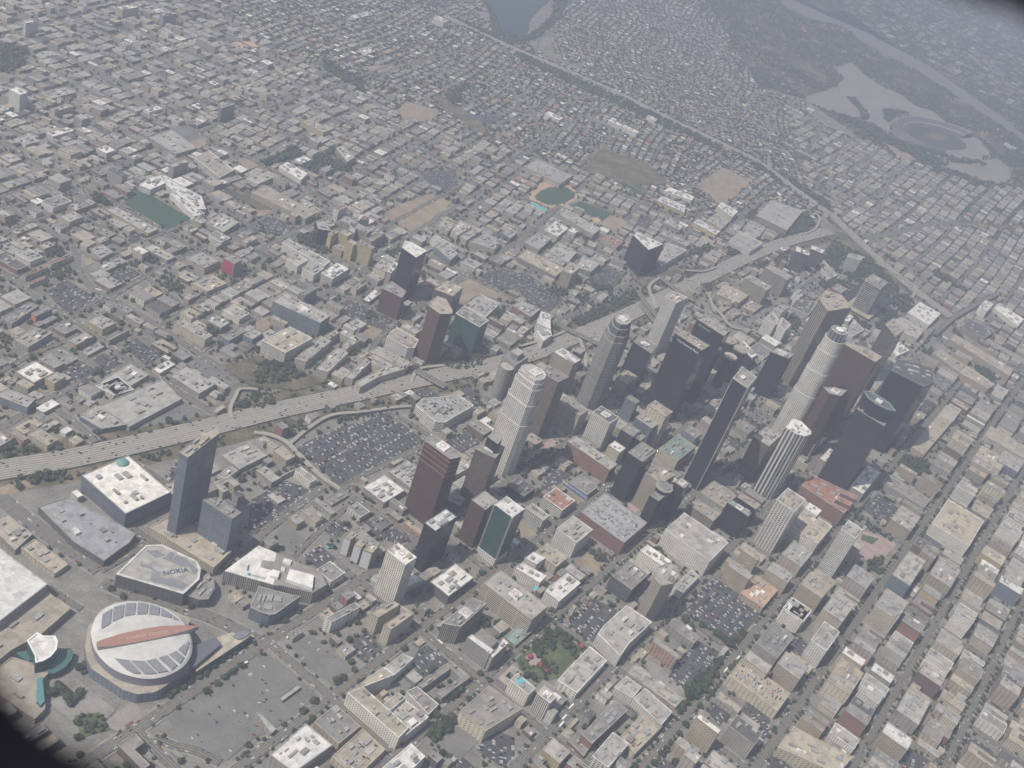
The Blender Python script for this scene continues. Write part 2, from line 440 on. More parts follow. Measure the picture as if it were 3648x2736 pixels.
LAKES = [('F', "1046,-20 1052,15 1060,40 1072,70 1095,82 1122,86 1140,70 1146,45 1165,22 1188,0 1190,-20")]
# tree stands: view, radius of crown, spacing, points of the area
TREES = """
03 9 16 690,860 740,850 880,1010 860,1040 800,1030 780,960
03 9 16 990,960 1060,950 1200,980 1120,1000 1040,1060 1000,1030
03 9 15 1080,1080 1300,1230 1600,1370 1850,1400 1880,1430 1600,1410 1250,1260 1050,1120
03 9 15 600,990 760,1030 900,1090 1100,1190 1400,1340 1560,1420 1540,1450 1200,1330 900,1180 640,1020
32 5 9 180,640 330,440 420,470 350,640 230,740
32 5 9.5 400,520 640,560 640,660 520,680 430,620
32 4.5 11 60,760 200,700 400,780 380,860 220,920 90,840
32 8 13 1440,1150 1520,1000 1660,860 1780,720 1850,760 1780,900 1600,1150 1500,1180
32 7 12 1480,380 1560,330 1640,440 1560,450
32 7 12 1650,470 1800,520 1880,620 1700,530
32 6 11 1850,560 2000,480 2212,340 2212,380 1960,600
22 6 10 0,760 330,570 360,650 60,830
22 6 10 650,1430 700,1400 830,1530 760,1560
22 5 10 500,340 640,330 600,420 480,460
22 5 10 1740,700 1860,640 1900,760 1790,770
23 7 10 1120,720 1230,630 1370,690 1360,780 1280,790 1200,760
23 5 10 700,1100 1100,1340 1060,1360 660,1130
23 6 10 860,1560 980,1480 990,1640 860,1640
23 5 10 1350,640 1500,480 1480,560 1400,640
31 7 12 680,920 820,860 830,920 720,970
31 6 12 340,1180 500,1090 520,1130 360,1220
31 8 11 1480,1230 1560,1140 1700,1260 1540,1400
31 6 11 1640,1090 1860,900 1900,950 1680,1140
31 5 10 2000,150 2160,200 2120,320 1990,200
31 5 11 1900,330 2100,420 2000,480 1920,420
31 7 13 70,1400 180,1330 220,1350 120,1420
30 5 9 560,1060 700,1000 680,1100 600,1180
30 4 8 650,1220 860,1180 960,1340 680,1400
30 6 9 400,960 540,950 570,1030 430,1050
30 6 9 665,760 740,740 760,870 690,870
20 5 11 0,560 270,560 300,620 0,680
20 5 10 240,800 550,700 560,850 240,860
20 5 10 130,780 200,760 210,900 140,900
20 5 11 1180,600 1500,590 1340,680 1200,660
20 6 12 1360,340 1460,330 1500,400 1380,400
20 5 12 1500,340 1700,280 1680,340 1540,370
20 6 10 2060,800 2200,740 2212,800 2080,840
20 6 12 2030,170 2212,90 2212,200 2060,240
21 5 9 0,40 140,90 150,180 20,220
21 5 10 200,380 420,330 440,390 300,470
21 5 10 680,300 980,230 1000,290 700,330
21 5 10 240,600 330,560 460,720 520,780 430,740
21 6 11 1720,1090 1850,1000 1850,1080 1730,1160
21 5 9 1330,180 1400,200 1420,330 1340,300
21 5 9 1880,110 2000,200 1960,260 1870,160
10 7 10 380,560 520,490 560,530 400,600
10 5 10 460,640 620,640 600,740 480,780
10 5 9 1110,640 1260,540 1380,530 1400,580 1240,650
10 7 12 800,40 980,60 960,110 800,90
10 5 10 1400,760 1480,700 1560,830 1440,880
10 6 9 1980,760 2080,740 2060,800 1990,820
10 5 9 2080,640 2212,700 2212,750 2100,700
10 5 9 0,1250 100,1260 100,1370 20,1370
10 6 10 1810,1170 1890,1170 1870,1260 1820,1240
10 5 9 780,1560 860,1540 880,1610 800,1640
11 6 10 350,380 560,410 660,480 620,540 520,500 380,440
11 5 9 940,1040 1040,1050 1040,1100 950,1100
11 6 10 1130,540 1250,440 1240,540 1150,580
11 5 9 1600,380 1700,320 1860,440 1850,480
11 5 9 0,300 60,280 60,330 0,360
11 5 10 1600,1480 1900,1420 2060,1420 2050,1500 1700,1540
11 6 9 0,1480 300,1510 400,1600 200,1659 0,1659
11 6 9 1240,1600 1380,1540 1360,1620 1200,1659
11 6 9 1990,1080 2140,1000 2150,1050 2030,1130
11 5 9 1130,1050 1240,1080 1230,1110 1150,1090
11 6 9 1420,690 1460,690 1460,770 1420,760
12 6 9 520,1120 740,980 960,890 1080,830 1110,900 950,990 760,1090 560,1180
12 6 10 310,830 460,820 480,900 340,900
12 6 10 680,790 830,820 880,880 700,850
12 5 9 580,340 640,340 720,440 620,420
12 7 10 1530,520 1700,470 1740,500 1560,560
12 6 10 1850,480 1960,470 1990,530 1880,550
12 6 10 2120,620 2212,600 2212,660 2130,680
12 6 10 2030,200 2110,130 2110,220 2040,250
12 5 9 580,880 640,870 700,960 600,1000
12 6 9 1640,820 1720,800 1720,880 1650,880
12 5 10 1720,940 1760,1000 1800,1060 1740,1040
13 7 10 130,320 330,200 400,280 300,370 120,400
13 6 10 500,560 640,500 640,560 540,600
13 6 10 700,730 840,660 840,730 720,760
13 6 10 430,780 720,760 700,830 560,840 450,820
13 6 10 40,600 160,560 150,620 60,640
13 6 10 190,1060 280,1130 240,1220 180,1160
13 6 10 730,1080 900,1120 860,1200 760,1140
13 6 10 1300,750 1260,700 1000,560 1040,560 1320,740
13 7 10 1340,1370 1450,1380 1460,1480 1380,1470
13 7 11 1780,1500 1960,1540 1940,1640 1800,1620
13 6 10 1680,1280 1560,1200 1600,1190 1700,1270
13 7 10 1440,680 1700,840 1720,880 1430,720
F 6 11 1800,520 1880,560 1960,640 2020,700 1980,700 1900,640 1830,600 1760,560
F 6 12 1850,640 1930,670 1960,720 1900,720
F 8 12 1040,0 1060,30 1065,75 1110,100 1160,85 1210,40 1225,0 1200,0 1190,40 1140,80 1080,70 1062,20
F 6 11 1120,115 1400,240 1560,320 1560,330 1390,255 1120,130
F 6 11 1010,50 1110,95 1100,100 1000,60
F 6 12 1600,340 1700,380 1790,440 1790,455 1690,400
F 8 12 700,130 790,180 780,200 700,150
F 8 11 560,350 640,320 650,340 570,360
F 8 11 120,240 160,235 150,250 120,250
F 8 12 0,95 60,110 50,150 0,160
F 8 12 960,205 1010,180 980,230
F 7 12 700,540 760,520 790,545 730,560
F 7 11 640,365 720,320 760,370 700,380
"""
# buildings: rectangles "view Lx Ly Rx Ry height facade roof"; outlines "P view height facade roof x,y ..."; optional  | short anchor name | label
BLD = """
20 705 790 1480 935 32 bu W | the white-roofed glass office block | long glass office block with bright white roof beside the freeway
P 20 14 pd B 330,1060 590,978 850,1105 1175,1295 1120,1370 900,1530 640,1370 | the long grey deck | wide flat blue grey roof deck between the boulevard and the glass office block
P 20 10 bu L 690,280 820,180 1110,350 880,390
P 20 10 pg L 850,192 1400,-40 1570,130 1120,370 | the freeway warehouse | huge grey ribbed-roof warehouse pointing at the freeway, blue band below
P 20 8 pw L 820,20 1020,-60 1160,50 985,100
20 350 370 520 335 6 pg L
20 515 400 632 392 7 pw W
20 75 415 245 470 8 po G
P 20 16 gu L -60,90 60,40 310,130 235,205
20 630 122 738 130 6 pg G
20 1905 610 2310 620 9 pg L
P 20 11 pw G 1880,790 1990,715 2055,750 1950,820
20 1830 230 1950 200 8 pt T
P 20 9 pg T -120,1200 60,1130 280,1300 130,1440
P 20 8 pc T 180,1420 300,1340 590,1560 470,1645
P 20 18 gc T 1290,1240 1500,1120 2005,1440 1845,1590
20 615 930 720 960 12 bw W
P 21 25 bw L 1378,185 1440,125 1755,100 1885,188 1630,335 1548,325 | the white parking structure | white parking structure with cars on its roof beside the freeway
21 920 890 1290 920 12 gp W | the white-roofed garage | white-roofed garage with pinkish arcade walls and two long roof slots
21 1140 755 1500 800 9 pg L
21 385 1090 600 1150 12 gc G
21 490 1005 690 1110 8 pg L
21 590 995 800 962 6 pg G
21 795 1070 985 1105 12 Gw G | the arcaded white block | small grey-roofed block with a row of tall white bays
21 0 745 212 815 12 gp L
21 212 790 340 738 10 pp L
21 335 748 525 825 14 gw L
21 95 960 258 1000 5 pg L
21 1280 1200 1460 1290 8 po T
21 1150 1120 1270 1155 8 pr L
P 21 20 pd G 1640,1000 1690,860 1845,955 1760,1055
21 1860 1000 2095 1012 90 bm L | the maroon striped tower | maroon striped office tower with pale bands joined to the teal tower
F 1068 1090 1133 1100 112 xn W | the teal glass tower | teal glass residential tower with white roof
21 1915 1410 2180 1440 14 gw L
21 1455 1200 1735 1150 95 xk W | the black condominium tower | black glass condominium tower with white rooftop machinery
21 1128 1440 1390 1500 95 hw W | the white hotel tower | tall white balcony tower with helipad on a podium
21 830 1300 1075 1385 38 gt G
21 1000 1180 1180 1200 8 pg D
22 400 150 665 225 55 bc G | the cream twin slab | cream office slab with two rounded ends and grey roof
22 695 240 925 290 76 hw D | the crested white tower | pinkish white tower with pointed crest and brown roof helipad
22 985 115 1105 150 52 bu G | the slim blue tower | slim blue grey tower with angled roof
22 1170 185 1390 240 86 pc T | the cream slab tower | cream slab tower with cluttered roof and dark end wall
22 1065 290 1300 320 62 vu L | the ribbed blue office tower | blue grey ribbed office tower with pale roof rim
22 940 390 1115 410 60 xk G
22 1060 462 1160 456 54 xk G
22 480 495 912 695 36 gr L | the brick hotel | long red brick hotel with white cornice and flat pale roof
22 375 660 525 682 12 pc T
22 490 850 745 888 14 pg G | the blue banner building | flat grey-roofed building with long blue banner on its side
22 270 975 545 1010 24 bw R | the red-roofed block | white banded block with a red flat roof and beige rooftop boxes
22 830 530 985 555 35 gc W
22 1000 590 1250 580 105 xk G | the square black tower | square black tower with flat grey roof near the big garage roof
22 1115 700 1215 665 85 xk G
22 1270 560 1590 540 30 gc N | the green-roofed bank block | cream block with greenish roof terraces beside the slanted black tower
22 1480 400 1640 430 25 gu G
22 590 1105 1170 1200 32 gr B | the brick mall garage | brick mall with huge blue grey rooftop parking deck
22 1190 962 1330 962 75 xk G | the twin dark hotel block | dark hotel block beside a round grey turret roof
22 1405 850 1540 860 90 xk T | the octagonal helipad tower | dark tower with cream octagonal helipad roof
P 22 80 gt T 1150,770 1240,700 1410,790 1290,860
22 385 1250 700 1260 38 gw L | the white ribbed department block | white blocky building with ribbed windowless panels
22 200 1450 485 1500 20 pc E
P 22 22 gw W 25,1590 90,1545 300,1659 240,1720
P 22 22 gw W 110,1505 185,1450 290,1505 215,1560
22 120 1070 325 1140 25 vw L
22 -40 870 205 900 18 xk D
22 1320 1262 1870 1372 40 gw L | the white department store | huge white department store block with cluttered pale roof
22 1105 1440 1380 1535 28 gw W
22 1530 1045 1805 1125 28 vt T | the ribbed tan office block | tan ribbed office block with beige roof
22 1625 935 1940 965 22 pg T
22 1860 1025 2070 1115 62 xk N | the black faceted block | black glass faceted block with pale green roof and helipad
22 1940 975 2150 1045 50 xk T
A 505 455 680 445 100 bs L | the dark striped tower | dark brown striped tower with stepped white roof
P A 172 Vw W 705,395 750,342 800,352 868,420 868,440 828,452 780,440 | the white fin tower | white tower of vertical fins and dark glass strips
A 830 470 935 465 35 gt T
A 770 590 850 635 20 gc T
A 920 590 1050 565 45 gp W
P A 195 bk G 1155,280 1210,205 1395,300 1330,390 | the blue-black banded tower | blue-black banded tower with boat-shaped glass top
P F 198 xk D 1925,800 1938,775 2015,795 2018,825 1995,835 | the dark blue glass tower | dark blue glass tower with pale curved ledges on the right of the skyline
P A 40 gr R 805,760 880,697 1165,832 1150,852 1055,808 1040,828 1128,872 1112,892 1025,850 1008,872 1095,915 1075,937 | the red-roofed hotel | broad brick hotel with orange red roof in three wings
A 645 852 836 852 112 Gw T | the white grid tower | white tower with bold dark window grid and tan roof
A 825 905 935 920 45 gw W
A 735 1015 1002 1020 38 gw E | the white-trimmed old office block | cream old office block with bright white roof rim
A 680 1195 880 1185 32 pp L
A 585 1290 760 1330 32 gt L
A 430 1170 550 1215 42 gt T
A 340 1265 500 1330 40 gt L
A 420 1440 660 1420 14 pt O | the orange-roofed lot building | low building with an orange flat roof beside the large car park
A 1055 1040 1195 1040 110 hw L | the pale ribbed tower | pale grey ribbed tower with blue base windows
A 1110 765 1310 680 26 pg W
A 1315 740 1620 850 12 pg G
A 1370 972 1560 962 30 gt L
A 1630 1000 1960 985 32 gw E | the big white market block | big white and cream block with large flat roofs
A 1515 1130 1700 1182 20 gs D
A 1380 1325 1592 1240 40 bu L | the blue banded block | grey office block with blue horizontal window bands
A 1612 1320 1815 1292 35 pt L
A 1270 1520 1480 1500 45 gc L
A 800 1382 1000 1390 45 gt T | the blue-tiled old block | tan old office block with blue roof panels
A 940 1540 1150 1505 42 gc L
A 690 1532 872 1555 30 gw L
A 1090 1332 1272 1340 34 pg L
A 1730 262 1815 285 40 gw T
P A 12 pt T 1500,520 1720,250 1810,300 1580,570
A 1960 445 2320 570 15 pc E | the beige flat roof | very wide beige flat roof in the far right blocks
A 1900 572 2105 600 20 pc E
A 2040 602 2212 612 22 bu L
B 345 1075 735 1190 22 pc T | the cream garage | long cream parking structure with red trim stripe
B 440 962 622 1020 35 gc L
B 650 1000 850 1022 35 gt L
B 515 872 760 830 34 gg G
B 690 662 870 662 30 gw L
B 865 852 1050 802 48 gw L | the slim white block | slim white office block above a small car park
B 1060 930 1215 980 35 gc W
B 965 1102 1200 1062 32 pc T
B 1312 1432 1512 1480 40 gt W | the white-rimmed block | tan triple-bay block with bright white roof rim
B 1405 1292 1622 1242 28 pg L
B 1545 1052 1712 1100 42 gs L | the dark-walled block | block with a wide dark brown side wall
P B 22 pc E 655,1530 760,1400 1130,1590 1040,1700
B 140 1340 300 1420 50 gt W | the tan brick U tower | tan brick tower with U-shaped white roof
B 345 1392 562 1442 36 gg D | the black-roofed block | grey block with a black roof and white rim
B 190 1622 400 1660 18 pp L
B 265 1212 430 1280 12 pg T
B 1940 300 2100 330 26 gy E
B 2050 480 2212 530 34 gu W
31 1500 50 1885 15 20 gd W | the white U roof | dark block with a bright white U-shaped roof
P 31 14 gw W 1060,50 1250,-60 1450,30 1245,122
P 31 24 pw G 590,372 858,226 902,270 655,402 | the blank white end slab | narrow grey slab with a blank white end wall
P 31 38 gc T 985,325 1185,213 1245,248 1058,362 | the left arm of the cream hotel | left arm of the cream twin-slab hotel beside the avenue
P 31 38 gc T 1103,420 1285,305 1367,325 1165,467 | the right arm of the cream hotel | right arm of the cream twin-slab hotel beside the avenue
P 31 36 gc T 1200,222 1367,320 1290,300 1245,252
P 31 40 vg G 1610,412 1870,190 1990,240 1770,440 | the slab with a helipad | grey slab tower with a white helipad at its far end
P 31 34 gg W 1825,530 1865,503 2060,642 2020,680 | the white V roof | grey block with a bright white L-shaped roof
P 31 34 gg W 2026,684 2066,646 2135,535 2182,580 2042,712
P 31 28 gw E 797,1004 1100,788 1196,856 940,955 | the cream-rimmed apartment complex | pale apartment complex wing with cream roof rim along the avenue
P 31 28 gw E 788,1012 930,962 1320,1312 1232,1402
P 31 22 gw L 1150,1190 1272,1062 1492,1222 1300,1372
P 31 27 gw E 1095,1115 1228,1010 1292,1052 1160,1165
P 31 18 gw L 1110,790 1268,674 1362,712 1197,858
P 31 14 gg G 1395,940 1640,768 1685,800 1440,970
P 31 14 gg G 1645,764 1684,738 1845,880 1800,912
P 31 14 gg G 1565,1010 1762,886 1794,916 1610,1052
P 31 14 gw G 1300,1000 1390,955 1580,1110 1490,1200
31 1290 862 1440 880 7 pu L
31 500 1262 902 1300 16 pt G | the beige windowless block | beige windowless block with plain grey roof
P 31 20 pg W 115,1545 430,1275 662,1462 330,1700 | the sawtooth white roof | long low building with cream white roof and rows of skylights
P 31 13 pc T 655,1560 920,1320 1117,1500 860,1750
P 31 24 gw W 1090,1659 1340,1448 1462,1560 1230,1790
P 31 25 pc G 1760,1170 2010,950 2300,1150 1980,1345 | the beige windowless hall | beige hall with grey recessed roof and blank front wall
31 205 1055 388 962 6 pg L
P 31 9 pg L 0,1180 45,1190 175,1325 130,1365
32 285 130 592 62 24 gw W | the white courtyard flats | white courtyard flats with bright louvred roofs
P 32 28 gw L 740,500 790,432 990,253 1210,400 1010,585 935,695 | the white chamfered office block | white office block with grey flat roof between two car parks
F 1320 1243 1400 1242 32 xd G
P F 95 ht L 1412,1248 1422,1225 1445,1215 1464,1225 1466,1245 1452,1262 1428,1266 | the round-cornered tan tower | tan tower with rounded corners and cream roof
32 1395 95 1622 0 18 gw L
32 1215 562 1452 690 28 Go L | the pink balcony block | pink block with a grid of orange balconies
32 1345 420 1620 530 18 pg G
P 32 7 pt L 985,830 1070,750 1487,1060 1410,1142
P 32 15 gw L 885,965 985,865 1120,960 1040,1060
P 32 15 gw L 1045,1060 1150,970 1385,1175 1290,1290
P 32 13 pc E 930,1400 1120,1190 1300,1300 1060,1540 | the cream rooftop deck | cream rooftop parking deck inside the block below the avenue
P 32 21 gr G 600,1372 880,1078 1000,1160 690,1452 | the low brick block | low red brick block with grey roof
P 32 8 gr G 480,1422 590,1330 700,1440 620,1560
P 32 25 Gw L 690,1560 870,1350 1010,1450 830,1659
P 32 18 pw L 390,905 670,608 822,732 560,1012 | the white stepped college | white stepped building beside the green park
32 215 1012 392 1040 40 vw L | the small helipad block | slim white block with a pinkish helipad roof
32 300 1150 402 1170 24 gw L
32 -20 900 206 970 28 gw L
32 -60 530 182 470 10 pg N
32 -250 60 312 262 40 bc L | the banded hotel slab | long cream slab with banded balconies and a white helipad
P 10 12 pg T 120,1275 290,1165 455,1215 245,1342
P 10 10 pg G 10,1090 250,950 340,980 100,1142
10 270 1050 450 1012 18 pu G | the orange panel building | blue grey building with an orange end panel
10 455 1172 670 1180 8 pr G
10 750 1112 1002 1132 14 gy L | the yellow flats | pale yellow flats with grey roof at a street corner
10 585 1282 802 1252 12 gy L
10 930 1272 1120 1190 12 gy L
10 130 1552 470 1560 12 gp W | the white school roof | low pinkish school with bright white roof
10 330 1440 560 1480 12 gp G
10 700 1380 902 1340 6 pg L
10 1310 1530 1520 1490 8 pc W
P 10 8 pg L 850,1640 1120,1480 1290,1580 1000,1760
P 10 12 gg L 1475,1590 1600,1505 1865,1659 1720,1745
10 1505 1130 1840 1240 18 gc L | the long cream flats | long cream balcony flats on a slanting street
10 1790 1110 1988 1130 14 gg L
10 1925 1022 2160 1050 12 gw L
10 1920 1252 2130 1200 14 pu G
10 2100 1232 2270 1222 14 gu L
10 1930 570 2090 590 36 gg G | the red mural building | grey block with a red mural panel
P 10 10 pc T 1650,790 1830,710 1960,790 1790,862
10 1610 572 1890 600 16 gp L
10 1135 490 1290 515 18 gc W
10 1238 482 1520 560 9 pg L
10 810 760 1060 790 8 pr L
10 765 705 960 712 7 pg L
10 845 642 1100 602 7 pg L
P 10 7 pg L 770,490 880,452 985,520 870,578
10 210 722 412 650 12 pc R
10 420 612 632 550 12 pc R | the red-tiled school | low school building with a faded red tile roof
10 230 790 400 742 9 pc R
10 130 532 372 560 13 gw L
10 -40 572 245 640 10 pr D
10 505 212 725 216 12 gc L
10 355 82 622 80 14 gw G
P 10 9 py L 915,150 1000,128 1370,320 1280,362
10 1780 256 2070 270 6 pd G
10 1660 235 1800 250 12 gy L
10 1620 330 1720 320 8 pg L
10 1800 370 1990 400 14 gw G
10 1960 470 2110 460 14 gs G
10 2080 420 2230 400 14 gc T
P 11 42 gy T 625,352 700,330 720,345 655,378 | the cream hospital wing | cream yellow hospital wing furthest left
11 715 345 835 362 45 gy T
11 775 432 885 442 42 gy T
11 870 432 1030 480 48 gy G | the tall cream hospital block | tallest cream yellow hospital block
11 660 470 800 480 18 gy T
P 11 34 bg L 730,245 760,205 1000,330 960,360
P 11 34 bg L 850,360 880,240 900,180 845,170 800,330
P 11 36 bg R 895,235 930,205 985,220 970,245
P 11 24 pg G 870,330 1010,290 1120,360 1000,430
P 11 42 xk L 512,250 600,252 650,340 538,320 | the chamfered black block | small black block with a chamfered pale roof
11 670 140 790 125 30 gw R | the red-capped white block | slim white block with a red roof
P 11 18 bc T -40,0 80,-60 520,180 430,232 | the long tan garage | very long tan parking structure
P 11 22 gw L 225,440 280,405 642,600 590,642 | the long white balcony flats | long white flats with a lattice of balconies
P 11 20 gw L 265,580 340,525 447,590 360,642
P 11 20 gw L 400,660 480,600 590,660 500,722
P 11 22 bw W 562,700 700,612 805,665 660,755 | the white banded corner block | white banded office block with skylight roof
11 370 870 530 832 30 vg G
P 11 38 bu L 145,945 250,870 642,1070 555,1132 | the long blue banded slab | long blue grey banded slab with white roof helipad
P 11 32 bw T 52,1285 290,1165 490,1265 255,1392 | the white garage cube | large white banded garage with a beige roof
P 11 28 gw T 1130,1255 1215,1172 1402,1275 1372,1350 1310,1348
P 11 60 bs T 1538,840 1650,762 1790,830 1702,902 | the brown capped office block | brown banded office block with a raised beige roof
P 11 74 bn G 1725,1050 1800,985 2012,1110 1932,1167 | the teal office block | teal glass office block with white terraces at its foot
P 11 12 pw L 1810,990 1940,880 2105,970 1985,1082
P 11 8 pr W 920,930 1020,840 1080,875 980,952
P 11 28 gc L 1018,640 1080,580 1182,622 1120,692
P 11 35 bw W 1128,690 1190,600 1232,620 1170,702
11 950 722 1110 742 12 pg L
11 820 822 962 790 14 gc G
P 11 18 gc L 590,1240 720,1170 760,1190 640,1270
P 11 18 gc L 720,1170 905,1275 860,1300 690,1200
P 11 18 gc L 750,1310 860,1250 905,1280 780,1360
P 11 18 gc L 335,1440 560,1240 650,1290 430,1470 | the stepped courtyard flats | cream courtyard flats with stepped grey roofs
P 11 18 gc L 520,1530 700,1340 800,1390 620,1560
P 11 18 gc L 770,1600 950,1420 1010,1450 840,1620
P 11 18 gc L 980,1380 1060,1335 1330,1470 1290,1530
P 11 18 gc L 940,1440 1010,1400 1190,1500 1120,1540
P 11 18 gc L 860,1640 1080,1530 1330,1490 1290,1530 1060,1600 900,1690
P 11 18 bu L 1540,470 1600,438 1752,530 1680,592
P 11 14 pw L 1508,412 1550,368 1742,482 1700,522
P 11 12 bw L 1770,610 1830,568 1952,622 1890,662
11 1875 532 2012 560 12 pr L
11 1460 762 1602 790 10 pr L
P 11 16 gc L 1560,290 1620,240 1720,290 1660,340
P 11 20 gc L 1690,330 1760,240 1870,300 1740,380
P 11 16 gc L 1760,380 1900,300 1960,330 1820,420
P 11 16 gc L 1840,430 1990,350 2120,430 2060,500
P 11 14 gu L 2120,350 2200,310 2260,350 2200,400
11 1340 1100 1450 1060 14 pc L
11 1250 1160 1420 1200 14 pc L
11 620 920 700 900 8 pu G
11 690 1110 820 1090 10 pt G
11 800 1130 960 1140 12 pg L
12 40 560 460 662 14 bg T
P 12 14 gg L 100,430 230,345 342,402 232,502
P 12 14 gg L 310,512 400,430 562,520 482,612
P 12 14 gg L 250,560 300,520 470,600 440,640
P 12 14 gg L 545,650 610,550 762,620 682,692
P 12 12 gc W 270,330 372,248 492,312 392,392
P 12 18 gp L 410,192 470,148 765,320 700,372 | the row of pinkish flats | long row of pinkish flats below the ball field
P 12 16 gp R 780,402 822,368 962,430 900,482
12 480 332 576 335 14 pw W
P 12 84 vk W 1045,372 1080,338 1312,452 1180,505 | the dark ribbed freeway tower | dark ribbed tower with white roof edges beside the freeway
P 12 20 bw L 1250,600 1342,440 1512,502 1290,640
P 12 44 pt T 430,680 500,600 592,650 520,712 | the tan blank slab | tan slab with a blank side wall beyond the car park
P 12 14 py W 1240,72 1300,34 1502,120 1490,180
P 12 12 pw W 1310,-10 1360,-42 1577,40 1550,76
P 12 20 pc W 1770,122 1810,84 1957,167 1900,222
P 12 14 py W 1560,262 1610,230 1802,340 1760,372
P 12 12 py L 1680,242 1770,180 1882,250 1810,322
P 12 18 gw L 1870,430 1960,340 2172,440 2060,512
P 12 12 pg L 1995,310 2060,240 2192,310 2130,392
P F 20 bt L 1632,465 1665,432 1735,455 1700,498 | the long tan office block | wide tan office block inside the freeway junction
P 12 25 pw W 250,1030 330,1060 335,1190 210,1130 | the folded white building | angular white building with folded roof planes
P 12 22 pw W 200,1190 330,1180 345,1240 270,1290
P 12 16 gr L 0,980 80,940 252,1010 160,1082
12 0 1100 120 1110 16 gr L
P 12 150 hw T 1320,902 1400,858 1522,912 1420,962 | the pale grid tower | pale grid tower with tan roof beside the freeway
P 12 95 xk G 1045,1292 1100,1235 1252,1340 1200,1397 | the smaller black slab | smaller black glass slab with white helipad
P 12 196 xk T 1408,1222 1475,1188 1712,1328 1640,1372 | the black tower with pale lettering | broad black tower with pale lettering near its top, nearer of two
P 12 190 xk T 1598,1100 1690,1068 1892,1195 1830,1247 | the second black tower | broad black tower behind its twin with smaller lettering
12 355 1380 600 1450 85 ht W | the tan frame tower | tan concrete-frame tower with blue grey rooftop box
P 12 146 hs G 255,1560 310,1495 492,1600 400,1645 | the brown grid tower | brown grid tower right behind the curved white tower
P 12 42 xk W 1955,1320 2000,1274 2122,1410 2070,1442
P 12 30 xk L 1930,1570 1985,1504 2117,1600 2050,1660
P 12 20 gt T 1760,880 1830,790 2062,880 1960,962
P 12 10 gt T 1770,950 1820,900 1900,950 1840,1000
P 12 10 gt T 1850,1040 1910,1000 1980,1050 1910,1090
P 12 10 gt T 1985,990 2060,925 2172,980 2090,1040
P 12 10 gt T 1780,1000 1830,970 1880,1000 1820,1040
F 1607 600 1668 620 58 vt L | the left ribbed flat tower | left tan ribbed apartment tower in the park cluster
F 1652 578 1712 598 58 vt L | the right ribbed flat tower | right tan ribbed apartment tower in the park cluster
12 900 1602 1090 1600 42 gt T
P 13 62 xs W 235,510 245,464 367,525 355,552 | the left brown slab | left one of two brown slab towers with white roof edges
P 13 62 xs W 365,490 380,460 492,502 470,532 | the right brown slab | right one of two brown slab towers with white roof edges
P 13 48 gw L 680,560 700,528 832,560 800,592 | the pale stepped tower | pale stepped tower near the upper freeway
P 13 10 pw L 450,640 480,588 597,720 520,757
P 13 225 Vt T 440,920 500,845 640,893 722,1000 515,1032 | the tall ribbed grey tower | tallest ribbed grey tower with beige roof behind the round white tower
P 13 226 hm T 655,1312 690,1300 850,1345 985,1425 930,1472 | the wedge maroon tower | tall maroon tower with a wedge-shaped beige roof
P 13 170 xs T 1010,1140 1080,1090 1182,1192 1100,1252 | the sharp brown tower | dark brown tower with a sharp triangular roof
P 13 18 gw W 1205,1042 1310,950 1492,1052 1392,1152
P 13 20 pc L 1060,1110 1150,1080 1300,1150 1337,1210 1290,1272 1170,1222 | the oval-roofed hall | cream hall with a rounded grey roof
P 13 12 pw W 1080,1382 1130,1290 1222,1370 1110,1422 | the white pyramid roof | small white pyramid-shaped glass roof
P 13 22 gt T 1570,1272 1610,1225 2117,1532 2090,1592 | the long county block | very long tan government block
P 13 20 gt T 1420,1392 1480,1350 1702,1500 1640,1552
P 13 20 gt T 1640,1552 1722,1500 1960,1662 1900,1702
P 13 24 pw W 1820,992 1880,935 1947,970 1890,1032 | the glaring white roof | white roof flashing in the sun
P 13 14 pt D 1670,1180 1730,1090 1960,1200 1880,1260
P 13 14 gw W 1950,1000 2000,960 2212,1100 2160,1160
P 13 15 bw D 190,992 242,928 422,952 350,1062
P 13 118 xk L 20,1382 80,1345 227,1402 180,1442 | the black roof-deck tower | black tower with grey roof and white helipad right of the twin blacks
P 13 45 gw L -30,1090 40,1040 105,1120 60,1150 | the pale banded twin block | pale finely banded apartment slab beside the ribbed grey tower
P 13 45 gw L 70,1130 120,1080 200,1150 150,1200
P 13 40 gw L 40,1010 100,980 190,990 120,1040
P 13 12 pw W 640,1110 700,1060 740,1080 700,1120
P 13 14 pw L 740,1100 830,1190 730,1250 690,1210
P G 172 hm L 1050,945 1200,955 1322,980 1250,1047 1130,1022 | the maroon chamfered tower | maroon tower with a chamfered grey roof and small white helipad
P E 60 bk L 1050,0 1100,-50 1200,-10 1130,40
P E 30 gs T 1560,290 1650,220 1800,310 1700,400
P E 12 pt T 1780,470 1880,300 1975,310 1940,420 1830,500
P G 30 pc L 1730,660 1800,640 1870,700 1650,980 1600,950
C 730 712 815 700 30 gg L | the grey slab above the school | grey slab tower just above the white school
P C 15 bw T 838,682 905,652 1012,735 950,767
P C 9 pg L 640,592 740,560 852,640 760,667 | the wide grey store roof | wide plain grey store roof in the upper left blocks
C 38 385 120 402 46 gw W | the white twin slab | white apartment slab at the left edge
C 100 95 165 92 40 gw W | the far white tower | small white tower in the far top left
C 690 62 762 60 35 gg L
C 945 462 1017 450 42 gu L | the blue glass slab | blue glass slab in the middle of the low blocks
C 850 165 945 200 26 gg L
C 500 30 600 32 30 gc W
C 620 472 702 470 8 pw W
C 1512 68 1612 62 9 pw W
C 1548 215 1622 222 9 pw W
C 1298 525 1432 560 18 gy T | the yellow flats cluster | yellowish flats with an uneven roofline
C 1870 75 1940 90 24 gw W
C 1270 690 1345 690 9 pw W
